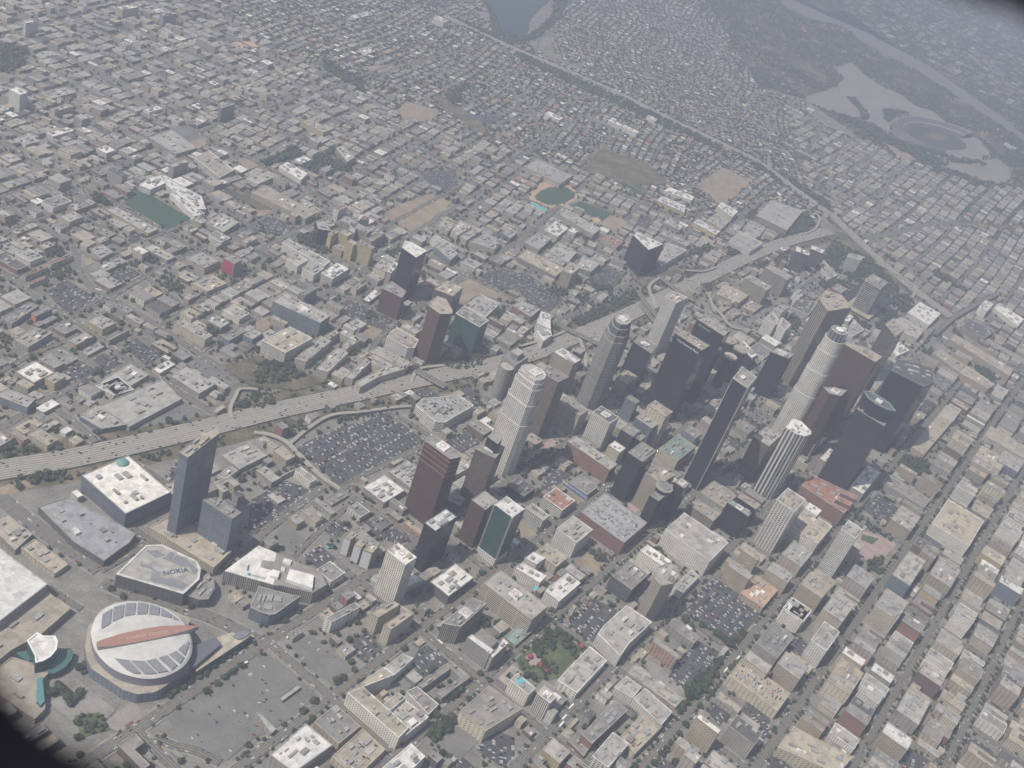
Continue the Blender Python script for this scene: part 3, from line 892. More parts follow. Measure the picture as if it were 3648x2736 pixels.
P C 14 gw W 1205,720 1240,700 1330,750 1300,780
C 1380 730 1440 730 12 gg G
P C 18 bg L 1450,640 1480,630 1535,680 1500,700
P C 16 gw W 600,800 640,770 700,755 720,790 650,820
P C 16 gw W 690,756 870,848 890,905 850,905 720,800
P C 14 gw W 735,835 790,850 885,925 840,935
P C 12 pg L 885,960 960,920 1035,960 965,1005
C 200 575 320 565 9 pw W
C 60 600 170 610 9 pw L
C 415 640 500 650 14 gw W
C 320 500 385 510 22 gg L
C 215 470 320 460 20 pc E | the ivy-walled block | cream-roofed block with a dark green side wall
C 170 400 330 400 12 gy L
C 725 505 800 520 12 gw L
D 415 520 550 570 16 gw W | the long white hillside block | long white flats among small houses beyond the fields
D 140 490 222 510 12 pw W
D 330 500 430 550 9 pg L
D 10 770 110 800 9 pr R
D 190 665 240 680 8 pw W
D 50 720 260 760 16 gc L
D 580 505 630 515 12 pw W
D 1220 650 1295 670 25 gd G | the dark clinic block | dark grey block on the hillside left of the small houses
D 1270 470 1308 475 10 pw W
D 1385 618 1425 632 9 pw W
D 1405 820 1520 880 9 pg L
D 1755 895 1800 910 8 pw W
D 2125 620 2180 640 10 pw W | the lone white roof | lone bright roof above the stadium car park
D 2030 1000 2056 1020 10 pw W
D 440 900 500 920 9 pg L
D 650 960 740 980 12 pg L
D 640 1010 770 1050 10 pg L
"""
def pts(s): return [tuple(float(q) for q in t.split(',')) for t in s.split()]
# ---------------------------------------------------------------- occupancy grid (5 m cells)
X0, Y0, CELL, NX, NY = -3200.0, -1800.0, 4.0, 2600, 2800
OCC = np.zeros((NX, NY), dtype=np.uint8)   # 1 building, 2 road, 3 open patch
def stamp(poly, val):
    xs = [p[0] for p in poly]; ys = [p[1] for p in poly]
    i0 = max(0, int((min(xs)-X0)/CELL)); i1 = min(NX-1, int((max(xs)-X0)/CELL)+1)
    j0 = max(0, int((min(ys)-Y0)/CELL)); j1 = min(NY-1, int((max(ys)-Y0)/CELL)+1)
    if i1 <= i0 or j1 <= j0: return
    gx = X0+(np.arange(i0, i1)+.5)*CELL; gy = Y0+(np.arange(j0, j1)+.5)*CELL
    PX, PY = np.meshgrid(gx, gy, indexing='ij'); ins = inpoly(PX, PY, poly)
    OCC[i0:i1, j0:j1][ins] = val
def inpoly(px, py, poly):
    ins = np.zeros(np.shape(px), dtype=bool); n = len(poly)
    for i in range(n):
        (x1, y1), (x2, y2) = poly[i], poly[(i+1) % n]
        if y1 == y2: continue
        c = ((y1 > py) != (y2 > py)) & (px < (x2-x1)*(py-y1)/(y2-y1)+x1)
        ins ^= c
    return ins
def occ_at(x, y):
    i = int((x-X0)/CELL); j = int((y-Y0)/CELL)
    return int(OCC[i, j]) if 0 <= i < NX and 0 <= j < NY else 0
def visible(x, y, z=0, m=60):
    px, py = proj(x, y, z); return -m*3.5 < px < 3648+m*3.5 and -m*3.5 < py < 2736+m*3.5
def strip(P, w, name, mat, z, v_uv=True):
    """ribbon of width w along the polyline"""
    a = Acc(); n = len(P); L = 0; prev = None; row = []
    for i in range(n):
        t0 = (P[i][0]-P[i-1][0], P[i][1]-P[i-1][1]) if i else None
        t1 = (P[i+1][0]-P[i][0], P[i+1][1]-P[i][1]) if i < n-1 else None
        def un(t): l = math.hypot(*t) or 1; return (t[0]/l, t[1]/l)
        if t0 and t1: u0, u1 = un(t0), un(t1); t = un((u0[0]+u1[0], u0[1]+u1[1]))
        else: t = un(t0 or t1)
        if i: L += math.dist(P[i], P[i-1])
        zz = z[i] if isinstance(z, (list, tuple)) else z
        row.append(((P[i][0]-t[1]*w/2, P[i][1]+t[0]*w/2, zz), (P[i][0]+t[1]*w/2, P[i][1]-t[0]*w/2, zz), L))
    for i in range(n-1):
        A, B = row[i], row[i+1]
        a.poly([A[0], A[1], B[1], B[0]], mat, [(A[2], w/2), (A[2], -w/2), (B[2], -w/2), (B[2], w/2)])
    return a, row
def smooth_line(P, k=4):
    if len(P) < 3: return P
    out = []
    for i in range(len(P)-1):
        p0 = P[max(0, i-1)]; p1 = P[i]; p2 = P[i+1]; p3 = P[min(len(P)-1, i+2)]
        for j in range(k):
            t = j/k
            out.append(tuple(.5*((2*p1[q])+(-p0[q]+p2[q])*t+(2*p0[q]-5*p1[q]+4*p2[q]-p3[q])*t*t+(-p0[q]+3*p1[q]-3*p2[q]+p3[q])*t**3) for q in (0, 1)))
    return out+[P[-1]]
# ---------------------------------------------------------------- ground
def hill(x, y):
    """wooded hills behind the stadium"""
    if y < 1500: return 0.0
    px, py = proj(x, y)
    px /= 1.6492; py /= 1.6492
    e = max(0, min(1, (px-1480-(py*1.0))/160)) if py < 130 else max(0, min(1, (px-1610-(py-130)*1.35)/160))
    if e <= 0 and not (px > 1480): return 0.0
    o = occ_at(x, y)
    s = .5+.5*math.sin(x*.0071+1.3*math.sin(y*.0043))*math.cos(y*.0062+math.sin(x*.0053)*1.7)
    s2 = .5+.5*math.sin(x*.019+y*.013)*math.cos(y*.021-x*.008)
    d_ = math.hypot((px-1985)/290, (py-275)/165); e *= max(0, min(1, (d_-.95)/.5))
    return e*(60*s*s+18*s2)
def street_mat(name, lanes, base, two=True):
    m, n, p = mat_new(name); uv = nd(n, 'ShaderNodeUVMap'); s = nd(n, 'ShaderNodeSeparateXYZ'); n.links.new(uv.outputs[0], s.inputs[0])
    geo = nd(n, 'ShaderNodeNewGeometry'); nz = noise(n, .08, 5, geo.outputs['Position']); nz2 = noise(n, .7, 3, geo.outputs['Position'])
    col = mixc(n, 1.0, base, ramp(n, nz, [(.3, (.82, .82, .82)), (.7, (1.12, 1.1, 1.08))]), 'MULTIPLY')
    lw = 5.2 if two else 3.7; u = mth(n, 'FRACT', mth(n, 'DIVIDE', s.outputs[1], lw))
    oil = mth(n, 'MULTIPLY', mth(n, 'GREATER_THAN', u, .3), mth(n, 'LESS_THAN', u, .7))
    col = mixc(n, mth(n, 'MULTIPLY', oil, .9 if two else .35), col, tuple(c*.5 for c in base))
    line = mth(n, 'GREATER_THAN', mth(n, 'ABSOLUTE', mth(n, 'SUBTRACT', u, .5)), .455)
    dash = mth(n, 'LESS_THAN', mth(n, 'FRACT', mth(n, 'DIVIDE', s.outputs[0], 12)), .45)
    col = mixc(n, mth(n, 'MULTIPLY', line, mth(n, 'MULTIPLY', dash, .6)), col, (.6, .6, .57))
    mid = mth(n, 'LESS_THAN', mth(n, 'ABSOLUTE', s.outputs[1]), .5 if two else .25)
    col = mixc(n, mid, col, (.42, .40, .36) if two else (.35, .28, .12))
    n.links.new(col, p.inputs['Base Color']); p.inputs['Roughness'].default_value = .85; return m
FWYM = street_mat('freeway_concrete', 10, (.33, .31, .275), True)
RAMPM = street_mat('ramp_concrete', 2, (.36, .345, .31), False)
STM = street_mat('street_asphalt', 4, (.14, .135, .125), False)
STM2 = street_mat('avenue_asphalt', 4, (.155, .148, .137), False)
gnd = Acc(); S = 120
# ---- roads
ROADS = []       # (points, width, kind, z)
for ln in STREETS.strip().splitlines():
    v, w, k, *r = ln.split(); ROADS.append((smooth_line([W(v, *p) for p in pts(' '.join(r))]), float(w), k, 'street' if k == 's' else 'ramp'))
ALINES = [-1260, -1037, -804, -606, -411, -208, 0, 205, 400, 665, 890, 1090, 1300, 1540]
BLINES = [-133, -3, 124, 251, 384, 512, 630, 750, 870, 990, 1110, 1230]
for i, b in enumerate(BLINES):
    a1 = {-133: 300, -3: 330, 124: 420, 251: 1300, 384: 1300}.get(b, 1500)
    ROADS.append(([GD(-1300, b), GD(-600, b), GD(0, b), GD(a1*.5, b), GD(a1, b)], 17 if b in (-133, 251, 512) else 15, 's', 'street'))
for a in ALINES:
    b0 = -133 if a < 650 else 384
    if a == 205: b0 = 251
    if a == 400: b0 = 251
    if a > 1300: b0 = 512
    ROADS.append(([GD(a, b0), GD(a, 400), GD(a, 800), GD(a, 1290)], 15, 's', 'street'))
ROADS.append(([GD(148, -133), GD(148, 60), GD(148, 251)], 15, 's', 'street'))
ROADS.append(([GD(205, -133), GD(205, 60), GD(205, 251)], 14, 's', 'street'))
for a_, b_ in ((560, 251), (470, 130)): pass
zr = 0.10
side_a = []
for P, w, k, nm in ROADS:
    if k == 's':
        a, row = strip(P, w+7, 'pavement', WALK, zr-.06); zr += .012; side_a.append(a)
sidew = Acc()
for a in side_a:
    k0 = len(sidew.v); sidew.v += a.v; sidew.f += [tuple(q+k0 for q in f) for f in a.f]; sidew.m += [sidew.mi(WALK)]*len(a.f); sidew.uv += a.uv
tag(sidew.build('pavement'), kind='structure')
zr = 1.3
for P, w, k, nm in ROADS:
    if k == 's':
        a, row = strip(P, w, nm, STM if w < 15 else STM2, zr); zr += .012
        tag(a.build('street'), kind='structure')
        q = [r[0][:2] for r in row]+[r[1][:2] for r in row][::-1]
        for i in range(len(row)-1): stamp([row[i][0][:2], row[i+1][0][:2], row[i+1][1][:2], row[i][1][:2]], 2)
def thick_strip(P, w, z, t, mat, side, name):
    a, row = strip(P, w, name, mat, z)
    for i in range(len(row)-1):
        for s_ in (0, 1):
            A, B = row[i][s_], row[i+1][s_]
            a.poly([(A[0], A[1], A[2]+1.0), (B[0], B[1], B[2]+1.0), (B[0], B[1], B[2]-t), (A[0], A[1], A[2]-t)], side)
        A, B = row[i], row[i+1]
        a.poly([(*A[0][:2], A[0][2]-t), (*B[0][:2], B[0][2]-t), (*B[1][:2], B[1][2]-t), (*A[1][:2], A[1][2]-t)], side)
    return a, row
CONC = plain('bridge_concrete', (.40, .38, .34), .85, 0, .25, .1)
FREEWAY = []
for nm, v, w, s in FWY:
    P = smooth_line([W(v, *p) for p in pts(s)]); FREEWAY.append((P, w))
    a, row_ = strip(P, w+62, 'verge', SCRUB, .12); tag(a.build('verge'), kind='structure')
    b, row = strip(P, w, 'freeway', FWYM, 2.9 if '110' in nm else 3.1)
    for i in range(len(row)-1):
        stamp([row[i][0][:2], row[i+1][0][:2], row[i+1][1][:2], row[i][1][:2]], 2)
        for s_ in (0, 1):
            A, B = row[i][s_], row[i+1][s_]
            b.poly([(A[0], A[1], 3.9), (B[0], B[1], 3.9), (B[0], B[1], 0), (A[0], A[1], 0)], CONC)
    tag(b.build('freeway'), kind='structure')
zb = 7.0
for P, w, k, nm in ROADS:
    if k == 'r':
        z = [2.95+3.2*math.sin(math.pi*i/(len(P)-1))+zb*.01 for i in range(len(P))]; zb += .3
        a, row = thick_strip(P, w, z, 1.2, RAMPM, CONC, 'freeway_ramp')
        for i in range(len(row)-1): stamp([row[i][0][:2], row[i+1][0][:2], row[i+1][1][:2], row[i][1][:2]], 2)
        tag(a.build('freeway_ramp'), kind='structure')
BR_WHERE = ['road bridge crossing the freeway below the brown tower', 'road bridge crossing the freeway above the pale grid tower', 'left of two parallel road bridges left of the pale grid tower',
            'right of two parallel road bridges left of the pale grid tower', 'road bridge crossing the freeway left of the octagonal crown tower', 'street bridge over the upper freeway near the glaring white roof']
for k, ln in enumerate(BRIDGES.strip().splitlines()):
    v, w, *r = ln.split(); P = smooth_line([W(v, *p, 9) for p in pts(' '.join(r))])
    root = empty('road_bridge', (P[0][0], P[0][1], 0)); o = (P[0][0], P[0][1], 0)
    a, row = thick_strip(P, float(w), 9.5+.2*k, 1.6, STM2, CONC, 'deck'); tag(root, 'concrete '+BR_WHERE[k], 'bridge', 'road bridges over the freeways'); a.build('deck', root, o)
    for i in range(2, len(P)-1, 3):
        b = Acc(); b.prism(rot_rect(P[i][0], P[i][1], 1.5, float(w)*.8, math.atan2(P[i+1][0]-P[i][0], P[i+1][1]-P[i][1])), 0, 8, CONC, None); b.build('pier', root, o)
    for i in range(len(row)-1): stamp([row[i][0][:2], row[i+1][0][:2], row[i+1][1][:2], row[i][1][:2]], 2)
XPARK = varied('stadium_asphalt', [(.19, .18, .16), (.235, .22, .195), (.28, .265, .235)], .9, .01, .08)
PM = dict(D=DIRT, S=SCRUB, G=GRASS, L=LAWN, P=PINK, W=WALK, A=LOT, C=ASPH, X=XPARK, O=roofm('O'))
PN = dict(D='bare_ground', S='dry_ground', G='playing_field', L='park_lawn', P='paved_plaza', W='paved_ground', A='parking_lot_ground', C='parking_lot_ground', X='parking_lot_ground', O='sand_infield')
zp = .6; LOTS = []
for ln in PATCH.strip().splitlines():
    v, c, *r = ln.split(); P = [W(v, *p) for p in pts(' '.join(r))]
    a = Acc(); a.poly([(x, y, zp) for x, y in ccw(P)], PM[c]); zp += .012
    tag(a.build(PN[c]), kind='structure'); stamp(P, 3)
    if c in 'AC': LOTS.append((P, 0.62 if c == 'A' else .04))
for v, s in LAKES:
    P = smooth_line([W(v, *p) for p in pts(s)], 3); a = Acc(); a.poly([(x, y, 1.2) for x, y in ccw(P)], WATER); tag(a.build('lake'), kind='structure'); stamp(P, 3)
# ---------------------------------------------------------------- buildings
BLDS = []   # dicts
ANCH = []   # (x, y, phrase)
def lot_az(poly):
    e = max(((math.dist(poly[i], poly[(i+1) % len(poly)]), i) for i in range(len(poly))))[1]
    a, b = poly[e], poly[(e+1) % len(poly)]; return math.atan2(b[0]-a[0], b[1]-a[1])
def area(p): return abs(sum(p[i][0]*p[(i+1) % len(p)][1]-p[(i+1) % len(p)][0]*p[i][1] for i in range(len(p))))/2
def kind_of(h, st):
    if h >= 70: return 'office_tower', 'office tower'
    if h >= 30: return 'mid_rise_building', 'mid-rise building'
    return 'low_building', 'low building'
def rooftop(root, o, poly, z, n, rf, seed):
    r = random.Random(seed); az = lot_az(poly); c = centroid(poly); f, g = frame(az, c)
    loc = [g(*p) for p in poly]; a0, a1 = min(q[0] for q in loc), max(q[0] for q in loc); b0, b1 = min(q[1] for q in loc), max(q[1] for q in loc)
    used = []
    for k in range(n*3):
        if len(used) >= n: break
        la, lb, hh = r.uniform(3, min(16, (a1-a0)*.3)), r.uniform(2.5, min(9, (b1-b0)*.35)), r.uniform(1.5, 4.5)
        ca, cb = r.uniform(a0*.75, a1*.75), r.uniform(b0*.7, b1*.7)
        cs = [(ca+sx*la*.6, cb+sy*lb*.6) for sx in (-1, 1) for sy in (-1, 1)]
        if not all(bool(inpoly(np.array(f(*q)[0]), np.array(f(*q)[1]), poly)) for q in cs): continue
        if any(abs(ca-u[0]) < (la+u[2])/2+.5 and abs(cb-u[1]) < (lb+u[3])/2+.5 for u in used): continue
        used.append((ca, cb, la, lb)); x, y = f(ca, cb)
        a = Acc(); q = rot_rect(x, y, la, lb, az); mt = METAL if r.random() < .5 else roofm(r.choice('LWGLT'))
        a.prism(q, z, z+hh, mt, mt); a.build('rooftop_unit', root, o)
def parapet_mesh(poly, z, w=.9, h=1.1, mat=None):
    a = Acc(); o_, i_ = ccw(poly), inset(poly, w); n = len(o_)
    for k in range(n):
        j = (k+1) % n
        a.poly([(*o_[k], z-.6), (*o_[j], z-.6), (*o_[j], z+h), (*o_[k], z+h)], mat)
        a.poly([(*i_[j], z), (*i_[k], z), (*i_[k], z+h), (*i_[j], z+h)], mat)
        a.poly([(*o_[k], z+h), (*o_[j], z+h), (*i_[j], z+h), (*i_[k], z+h)], mat)
    return a
def helipad(root, o, x, y, z, r=8, az=AZD, red=True):
    a = Acc(); a.prism(rot_rect(x, y, 2*r, 2*r, az), z, z+2.2, WHITE, roofm('W')); hp = a.build('helipad', root, o)
    b = Acc(); n = 20; mt = plain('helipad_ring', (.55, .30, .30), .7)
    for k in range(n):
        t0, t1 = 2*math.pi*k/n, 2*math.pi*(k+1)/n
        b.poly([(x+q*math.cos(t), y+q*math.sin(t), z+2.3) for q, t in ((r*.45, t0), (r*.62, t0), (r*.62, t1), (r*.45, t1))], mt)
    b.build('helipad_ring', hp, o)
    return hp
def building(poly, h, st, rf, label=None, anchor=None, units=None, seed=0, z0=0, par=True, name=None, cat=None, roof_h=None):
    poly = ccw(poly); c = centroid(poly); o = (c[0], c[1], z0)
    nm, ct = kind_of(h-z0, st); nm = name or nm; ct = cat or ct
    root = empty(nm, o); root['category'] = ct
    w = Acc(); w.prism(poly, z0, h, facade(st), None); w.build('walls', root, o)
    t = Acc(); t.poly([(x, y, h-.3) for x, y in inset(poly, .3)], roofm(rf)); t.build('roof', root, o)
    A_ = area(poly)
    if par and A_ > 250:
        pc = {'k': 'G', 'd': 'G', 'n': 'W', 'm': 'L', 'r': 'L', 's': 'T', 'u': 'L'}.get(st[1], {'w': 'W', 'c': 'E', 't': 'T', 'y': 'E', 'p': 'L', 'g': 'L', 'o': 'E'}.get(st[1], 'L'))
        parapet_mesh(poly, h-.3, .9 if A_ < 1500 else 1.3, 1.2, roofm(pc)).build('parapet', root, o)
    if units is None: units = int(min(9, A_/320))
    if units: rooftop(root, o, poly, h-.3, units, rf, seed)
    if label and 'helipad' in label: helipad(root, o, c[0], c[1], h-.2, min(9, math.sqrt(A_)*.25), lot_az(poly))
    if label: root['label'] = label
    BLDS.append(dict(root=root, c=c, h=h, st=st, rf=rf, label=label, poly=poly, area=A_))
    if anchor: ANCH.append((c[0], c[1], h, anchor, root))
    stamp(inset(poly, -2), 1); return root, o
FW110 = sorted((proj(x, y) for x, y in FREEWAY[0][0]))
def region_az(x, y):
    px, py = proj(x, y)
    if px > FW110[-1][0]: return AZD
    fy = np.interp(px, [q[0] for q in FW110], [q[1] for q in FW110]); return AZW if py < fy else AZD
DECKCARS = []
for k, ln in enumerate(BLD.strip().splitlines()):
    part = [s.strip() for s in ln.split('|')]; t = part[0].split()
    anchor = part[1] if len(part) > 1 else None; label = part[2] if len(part) > 2 else None
    if anchor and not label: label = anchor
    if t[0] == 'P':
        v, h, st, rf = t[1], float(t[2]), t[3], t[4]; poly = [W(v, *p, h) for p in pts(' '.join(t[5:]))]
    else:
        v = t[0]; x1, y1, x2, y2, h = map(float, t[1:6]); st, rf = t[6], t[7]
        L, R = W(v, x1, y1, h), W(v, x2, y2, h); poly = rect_lr(L, R, region_az((L[0]+R[0])/2, (L[1]+R[1])/2))
    r_, o_ = building(poly, h, st, rf, label, anchor, seed=k)
    if anchor in ('the brick mall garage', 'the white parking structure', 'the cream rooftop deck', 'the cream garage') or ln.startswith(('P 31 13 ', '21 1140', '32 1395', 'P 31 22')):
        DECKCARS.append((inset(poly, 5), h, .35))
# ---------------------------------------------------------------- landmark structures
def textmesh(s, size, name, mat, parent, origin, ex, ey, ez_off=0.0):
    """flat lettering; ex = reading direction, ey = up direction of the letters (world vectors)"""
    cu = bpy.data.curves.new(name, 'FONT'); cu.body = s; cu.size = size; cu.align_x = 'CENTER'; cu.align_y = 'CENTER'; cu.extrude = .15; cu.resolution_u = 2
    ob = bpy.data.objects.new(name, cu); me = bpy.data.meshes.new_from_object(ob); bpy.data.objects.remove(ob)
    ob = bpy.data.objects.new(name, me); me.materials.append(mat); link(ob, parent)
    ex = Vector(ex).normalized(); ey = Vector(ey).normalized(); ez = ex.cross(ey)
    ey = ez.cross(ex)
    M = Matrix((ex, ey, ez)).transposed().to_4x4(); M.translation = Vector(origin); ob.matrix_local = M
    return ob
def flat(pl, z, mat, name, parent, o, t=0.0):
    a = Acc()
    if t: a.prism(pl, z-t, z, mat, mat)
    else: a.poly([(x, y, z) for x, y in ccw(pl)], mat)
    return a.build(name, parent, o)
def px(v, s, z): return [W(v, *p, z) for p in pts(s)]
def newroot(name, c, label, cat, anchor=None, h=50, poly=None, st='gw', rf='L'):
    r = empty(name, (c[0], c[1], 0)); r['label'] = label; r['category'] = cat
    if anchor: ANCH.append((c[0], c[1], h, anchor, r))
    if poly: stamp(inset(poly, -3), 1)
    return r, (c[0], c[1], 0)
SOLAR = plain('solar_panel', (.245, .245, .265), .35, 0, .2, .2)
# --- sports arena
zt = 38
ring = smooth_line(px('S', '130,640 200,420 330,260 520,150 800,90 1100,105 1400,190 1650,330 1830,520 1920,780 1920,1000 1830,1180 1680,1310 1450,1420 1150,1465 850,1420 560,1310 330,1120 190,920 130,640', zt), 3)[:-1]
base = px('30', '735,600 760,440 870,290 1000,225 1280,225 1480,290 1652,372 1600,470 1665,620 1650,790 1392,975 1330,1005 1190,1022 1065,985 915,885 790,800 745,700', 19)
c = centroid(ring); root, o = newroot('sports_arena', c, 'round white-roofed sports arena with a red lettered band across its roof', 'arena', 'the round arena', 38, base)
a = Acc(); a.prism(base, 0, 19, facade('pu'), roofm('E')); a.build('base', root, o)
a = Acc(); a.prism(scale_poly(ring, 1.0), 19, zt-3, plain('violet_cladding', (.22, .21, .27), .5), None); a.build('drum', root, o)
a = Acc(); rr = ccw(ring); n = len(rr)
wm = plain('membrane_roof', (.57, .56, .535), .7, 0, .2, .06)
for k1, k2, z1, z2 in ((1.015, .97, zt-3, zt-.5), (.97, .9, zt-.5, zt+.6), (.9, .6, zt+.6, zt+2.6), (.6, .25, zt+2.6, zt+3.6)):
    A_, B_ = scale_poly(rr, k1, c), scale_poly(rr, k2, c)
    for i in range(n):
        j = (i+1) % n; a.poly([(*A_[i], z1), (*A_[j], z1), (*B_[j], z2), (*B_[i], z2)], wm)
a.poly([(*p, zt+3.6) for p in scale_poly(rr, .25, c)], wm); a.build('roof', root, o, smooth=False)
for s in ('300,612 325,345 500,235 470,515', '500,490 528,215 720,165 695,405', '722,392 748,150 925,135 905,360', '945,362 960,132 1142,155 1125,350', '1160,352 1175,165 1350,220 1335,370', '1368,378 1382,235 1565,345 1560,415', '1585,425 1600,365 1680,440 1670,455',
          '540,1140 800,1175 1020,1400 880,1395 730,1320', '830,1182 1080,1195 1300,1395 1180,1410 1070,1405', '1105,1190 1280,1145 1500,1355 1320,1390', '1325,1135 1480,1085 1670,1250 1560,1335', '1515,1075 1650,1005 1790,1110 1710,1230', '1680,985 1790,880 1865,910 1800,1085', '1820,870 1860,810 1878,860 1865,895'):
    a = Acc(); q = px('S', s, zt+2); q = ccw(q)
    def zr_(p): 
        d = math.dist(p, c)/math.dist(rr[0], c); return zt+3.9-3.4*max(0, d-.15)**1.6
    a.poly([(*p, zr_(p)+.9) for p in q], SOLAR); a.build('solar_panels', root, o)
band = px('S', '222,850 380,790 700,692 1050,618 1400,565 1800,548 2055,565 1900,630 1650,700 1300,785 900,862 500,925 260,942 235,915', zt+5)
a = Acc(); a.prism(band, zt-1, zt+6.5, plain('grey_metal', (.30, .31, .32)), plain('faded_red_roof', (.37, .195, .155), .8)); bnd = a.build('roof_band', root, o)
p0, p1 = W('S', 700, 780, zt+7), W('S', 1560, 640, zt+7); ex = (p1[0]-p0[0], p1[1]-p0[1], 0); L_ = math.hypot(*ex[:2])
textmesh('STAPLES CENTER', L_/8.6, 'lettering', plain('pale_lettering', (.52, .42, .33)), bnd, ((p0[0]+p1[0])/2-c[0], (p0[1]+p1[1])/2-c[1], zt+6.6), ex, (-ex[1], ex[0], 0))
a = Acc(); q = px('30', '1645,615 1862,528 1908,590 1690,775 1650,790', 22); a.prism(q, 0, 22, facade('pd'), plain('charcoal_roof', (.13, .14, .16))); a.build('wedge_wing', root, o); stamp(q, 1)
a = Acc(); q = px('30', '1690,830 1700,775 1908,592 1870,530 2000,487 2152,527', 15); a.prism(q, 0, 15, facade('xu'), roofm('E')); a.build('entrance_wing', root, o); stamp(q, 1)
q = px('30', '2010,520 2050,485 2120,468 2160,490 2120,525 2060,548', 17); a = Acc(); a.prism(q, 15, 17, plain('oval_roof', (.20, .22, .24)), plain('oval_roof', (.20, .22, .24))); a.build('oval_canopy', root, o)
for s in ('800,812 920,890 920,965 800,890', '930,900 1065,990 1065,1070 930,985'):
    pass
# --- concert hall with lettering
q = px('20', '1000,1645 1260,1395 1400,1390 1700,1530 1735,1600 1722,1690', 27)+px('30', '1585,158 1215,50', 27)
c = centroid(q); root, o = newroot('concert_hall', c, 'white-roofed concert hall with grey solar patches and dark blue lettering on top', 'concert hall', 'the concert hall', 27, q)
a = Acc(); a.prism(q, 0, 27, facade('pd'), roofm('L')); a.build('body', root, o)
parapet_mesh(q, 27, 3.0, 1.0, roofm('W')).build('parapet', root, o)
for s in ('130,0 460,0 420,195', '470,0 660,150 450,160', '660,180 780,30 910,100 790,290 560,200', '810,300 940,125 1180,210 1060,420 ', '1060,410 1180,215 1400,400 1500,500 1450,615 1370,590 1290,420', '0,320 260,400 500,600 480,640 230,460 0,420', '230,770 350,600 515,660 400,850', '430,850 540,710 740,760 850,720 1240,900 1110,1015'):
    P_ = px('N', s, 27.6); flat(P_, 27.6, SOLAR, 'solar_panels', root, o)
p0, p1 = W('N', 600, 605, 28), W('N', 1250, 510, 28); ex = (p1[0]-p0[0], p1[1]-p0[1], 0); L_ = math.hypot(*ex[:2])
textmesh('NOKIA', L_/3.1, 'lettering', plain('navy_lettering', (.07, .09, .22)), root, ((p0[0]+p1[0])/2-c[0], (p0[1]+p1[1])/2-c[1], 28.2), ex, (-ex[1], ex[0], 0))
q = px('30', '1600,165 1730,20 1800,-30 1850,40 1858,110 1800,200 1720,205', 19); a = Acc(); a.prism(q, 0, 19, facade('pd'), roofm('G')); a.build('foyer', root, o); stamp(q, 1)
rooftop(root, o, q, 19, 6, 'G', 5)
# --- white entertainment block with lettering
q = px('H', '90,552 690,108 1770,560 1880,780 1640,925 1080,800 950,795 500,670', 27)
c = centroid(q); root, o = newroot('entertainment_block', c, 'white-roofed entertainment block with small green lettering on its roof edge', 'entertainment hall', 'the white entertainment block', 27, q)
a = Acc(); a.prism(q, 0, 26, facade('vg'), roofm('G')); a.build('body', root, o)
flat(px('H', '100,552 690,112 1000,240 985,340 960,400 790,370 740,380 725,490 925,540 890,640 965,690 940,792 500,670', 26.4), 26.4, roofm('W'), 'roof', root, o)
for s, z, h in (('1170,700 1230,515 1650,630 1625,850', 32, 6), ('890,640 930,520 1060,560 1030,665', 32, 6), ('345,460 380,390 510,430 490,520', 31, 5), ('1110,390 1135,330 1270,370 1245,440', 30, 4), ('1080,540 1085,470 1160,480 1145,560', 29, 3)):
    a = Acc(); a.prism(px('H', s, z), z-h, z, WHITE, roofm('W')); a.build('rooftop_unit', root, o)
p0, p1 = W('H', 560, 625, 27), W('H', 825, 690, 27); ex = (p1[0]-p0[0], p1[1]-p0[1], 0); L_ = math.hypot(*ex[:2])
gr = plain('green_lettering', (.12, .28, .26))
textmesh('HERBALIFE', L_/5.4, 'lettering', gr, root, ((p0[0]+p1[0])/2-c[0], (p0[1]+p1[1])/2-c[1], 26.8), ex, (-ex[1], ex[0], 0))
p_ = W('H', 530, 612, 27); a = Acc(); a.prism([(p_[0]+3*math.cos(t*.7), p_[1]+3*math.sin(t*.7)) for t in range(9)], 26.5, 26.9, gr, gr); a.build('emblem', root, o)
q = px('H', '540,1190 690,825 1255,975 1420,1000 1080,1240 980,1310 880,1325 750,1290', 24)
c = centroid(q); root, o = newroot('round_corner_building', c, 'grey building with a rounded glass corner and rows of rooftop ducts', 'mid-rise building', 'the round-cornered block', 24, q)
a = Acc(); a.prism(q, 0, 24, facade('bu'), roofm('G')); a.build('walls', root, o)
parapet_mesh(q, 24, 1.6, 1.2, roofm('L')).build('parapet', root, o)
for x in (700, 770, 850, 900):
    a = Acc(); a.prism(px('H', f'{x-25},1055 {x+5},960 {x+50},970 {x+10},1080', 26.5), 24, 26.5, METAL, METAL); a.build('roof_duct', root, o)
for s in ('950,1060 980,980 1100,1010 1080,1090', '780,1200 800,1115 930,1150 920,1230', '650,1210 680,1140 730,1160 710,1215'):
    a = Acc(); a.prism(px('H', s, 26), 24, 26, METAL, METAL); a.build('rooftop_unit', root, o)
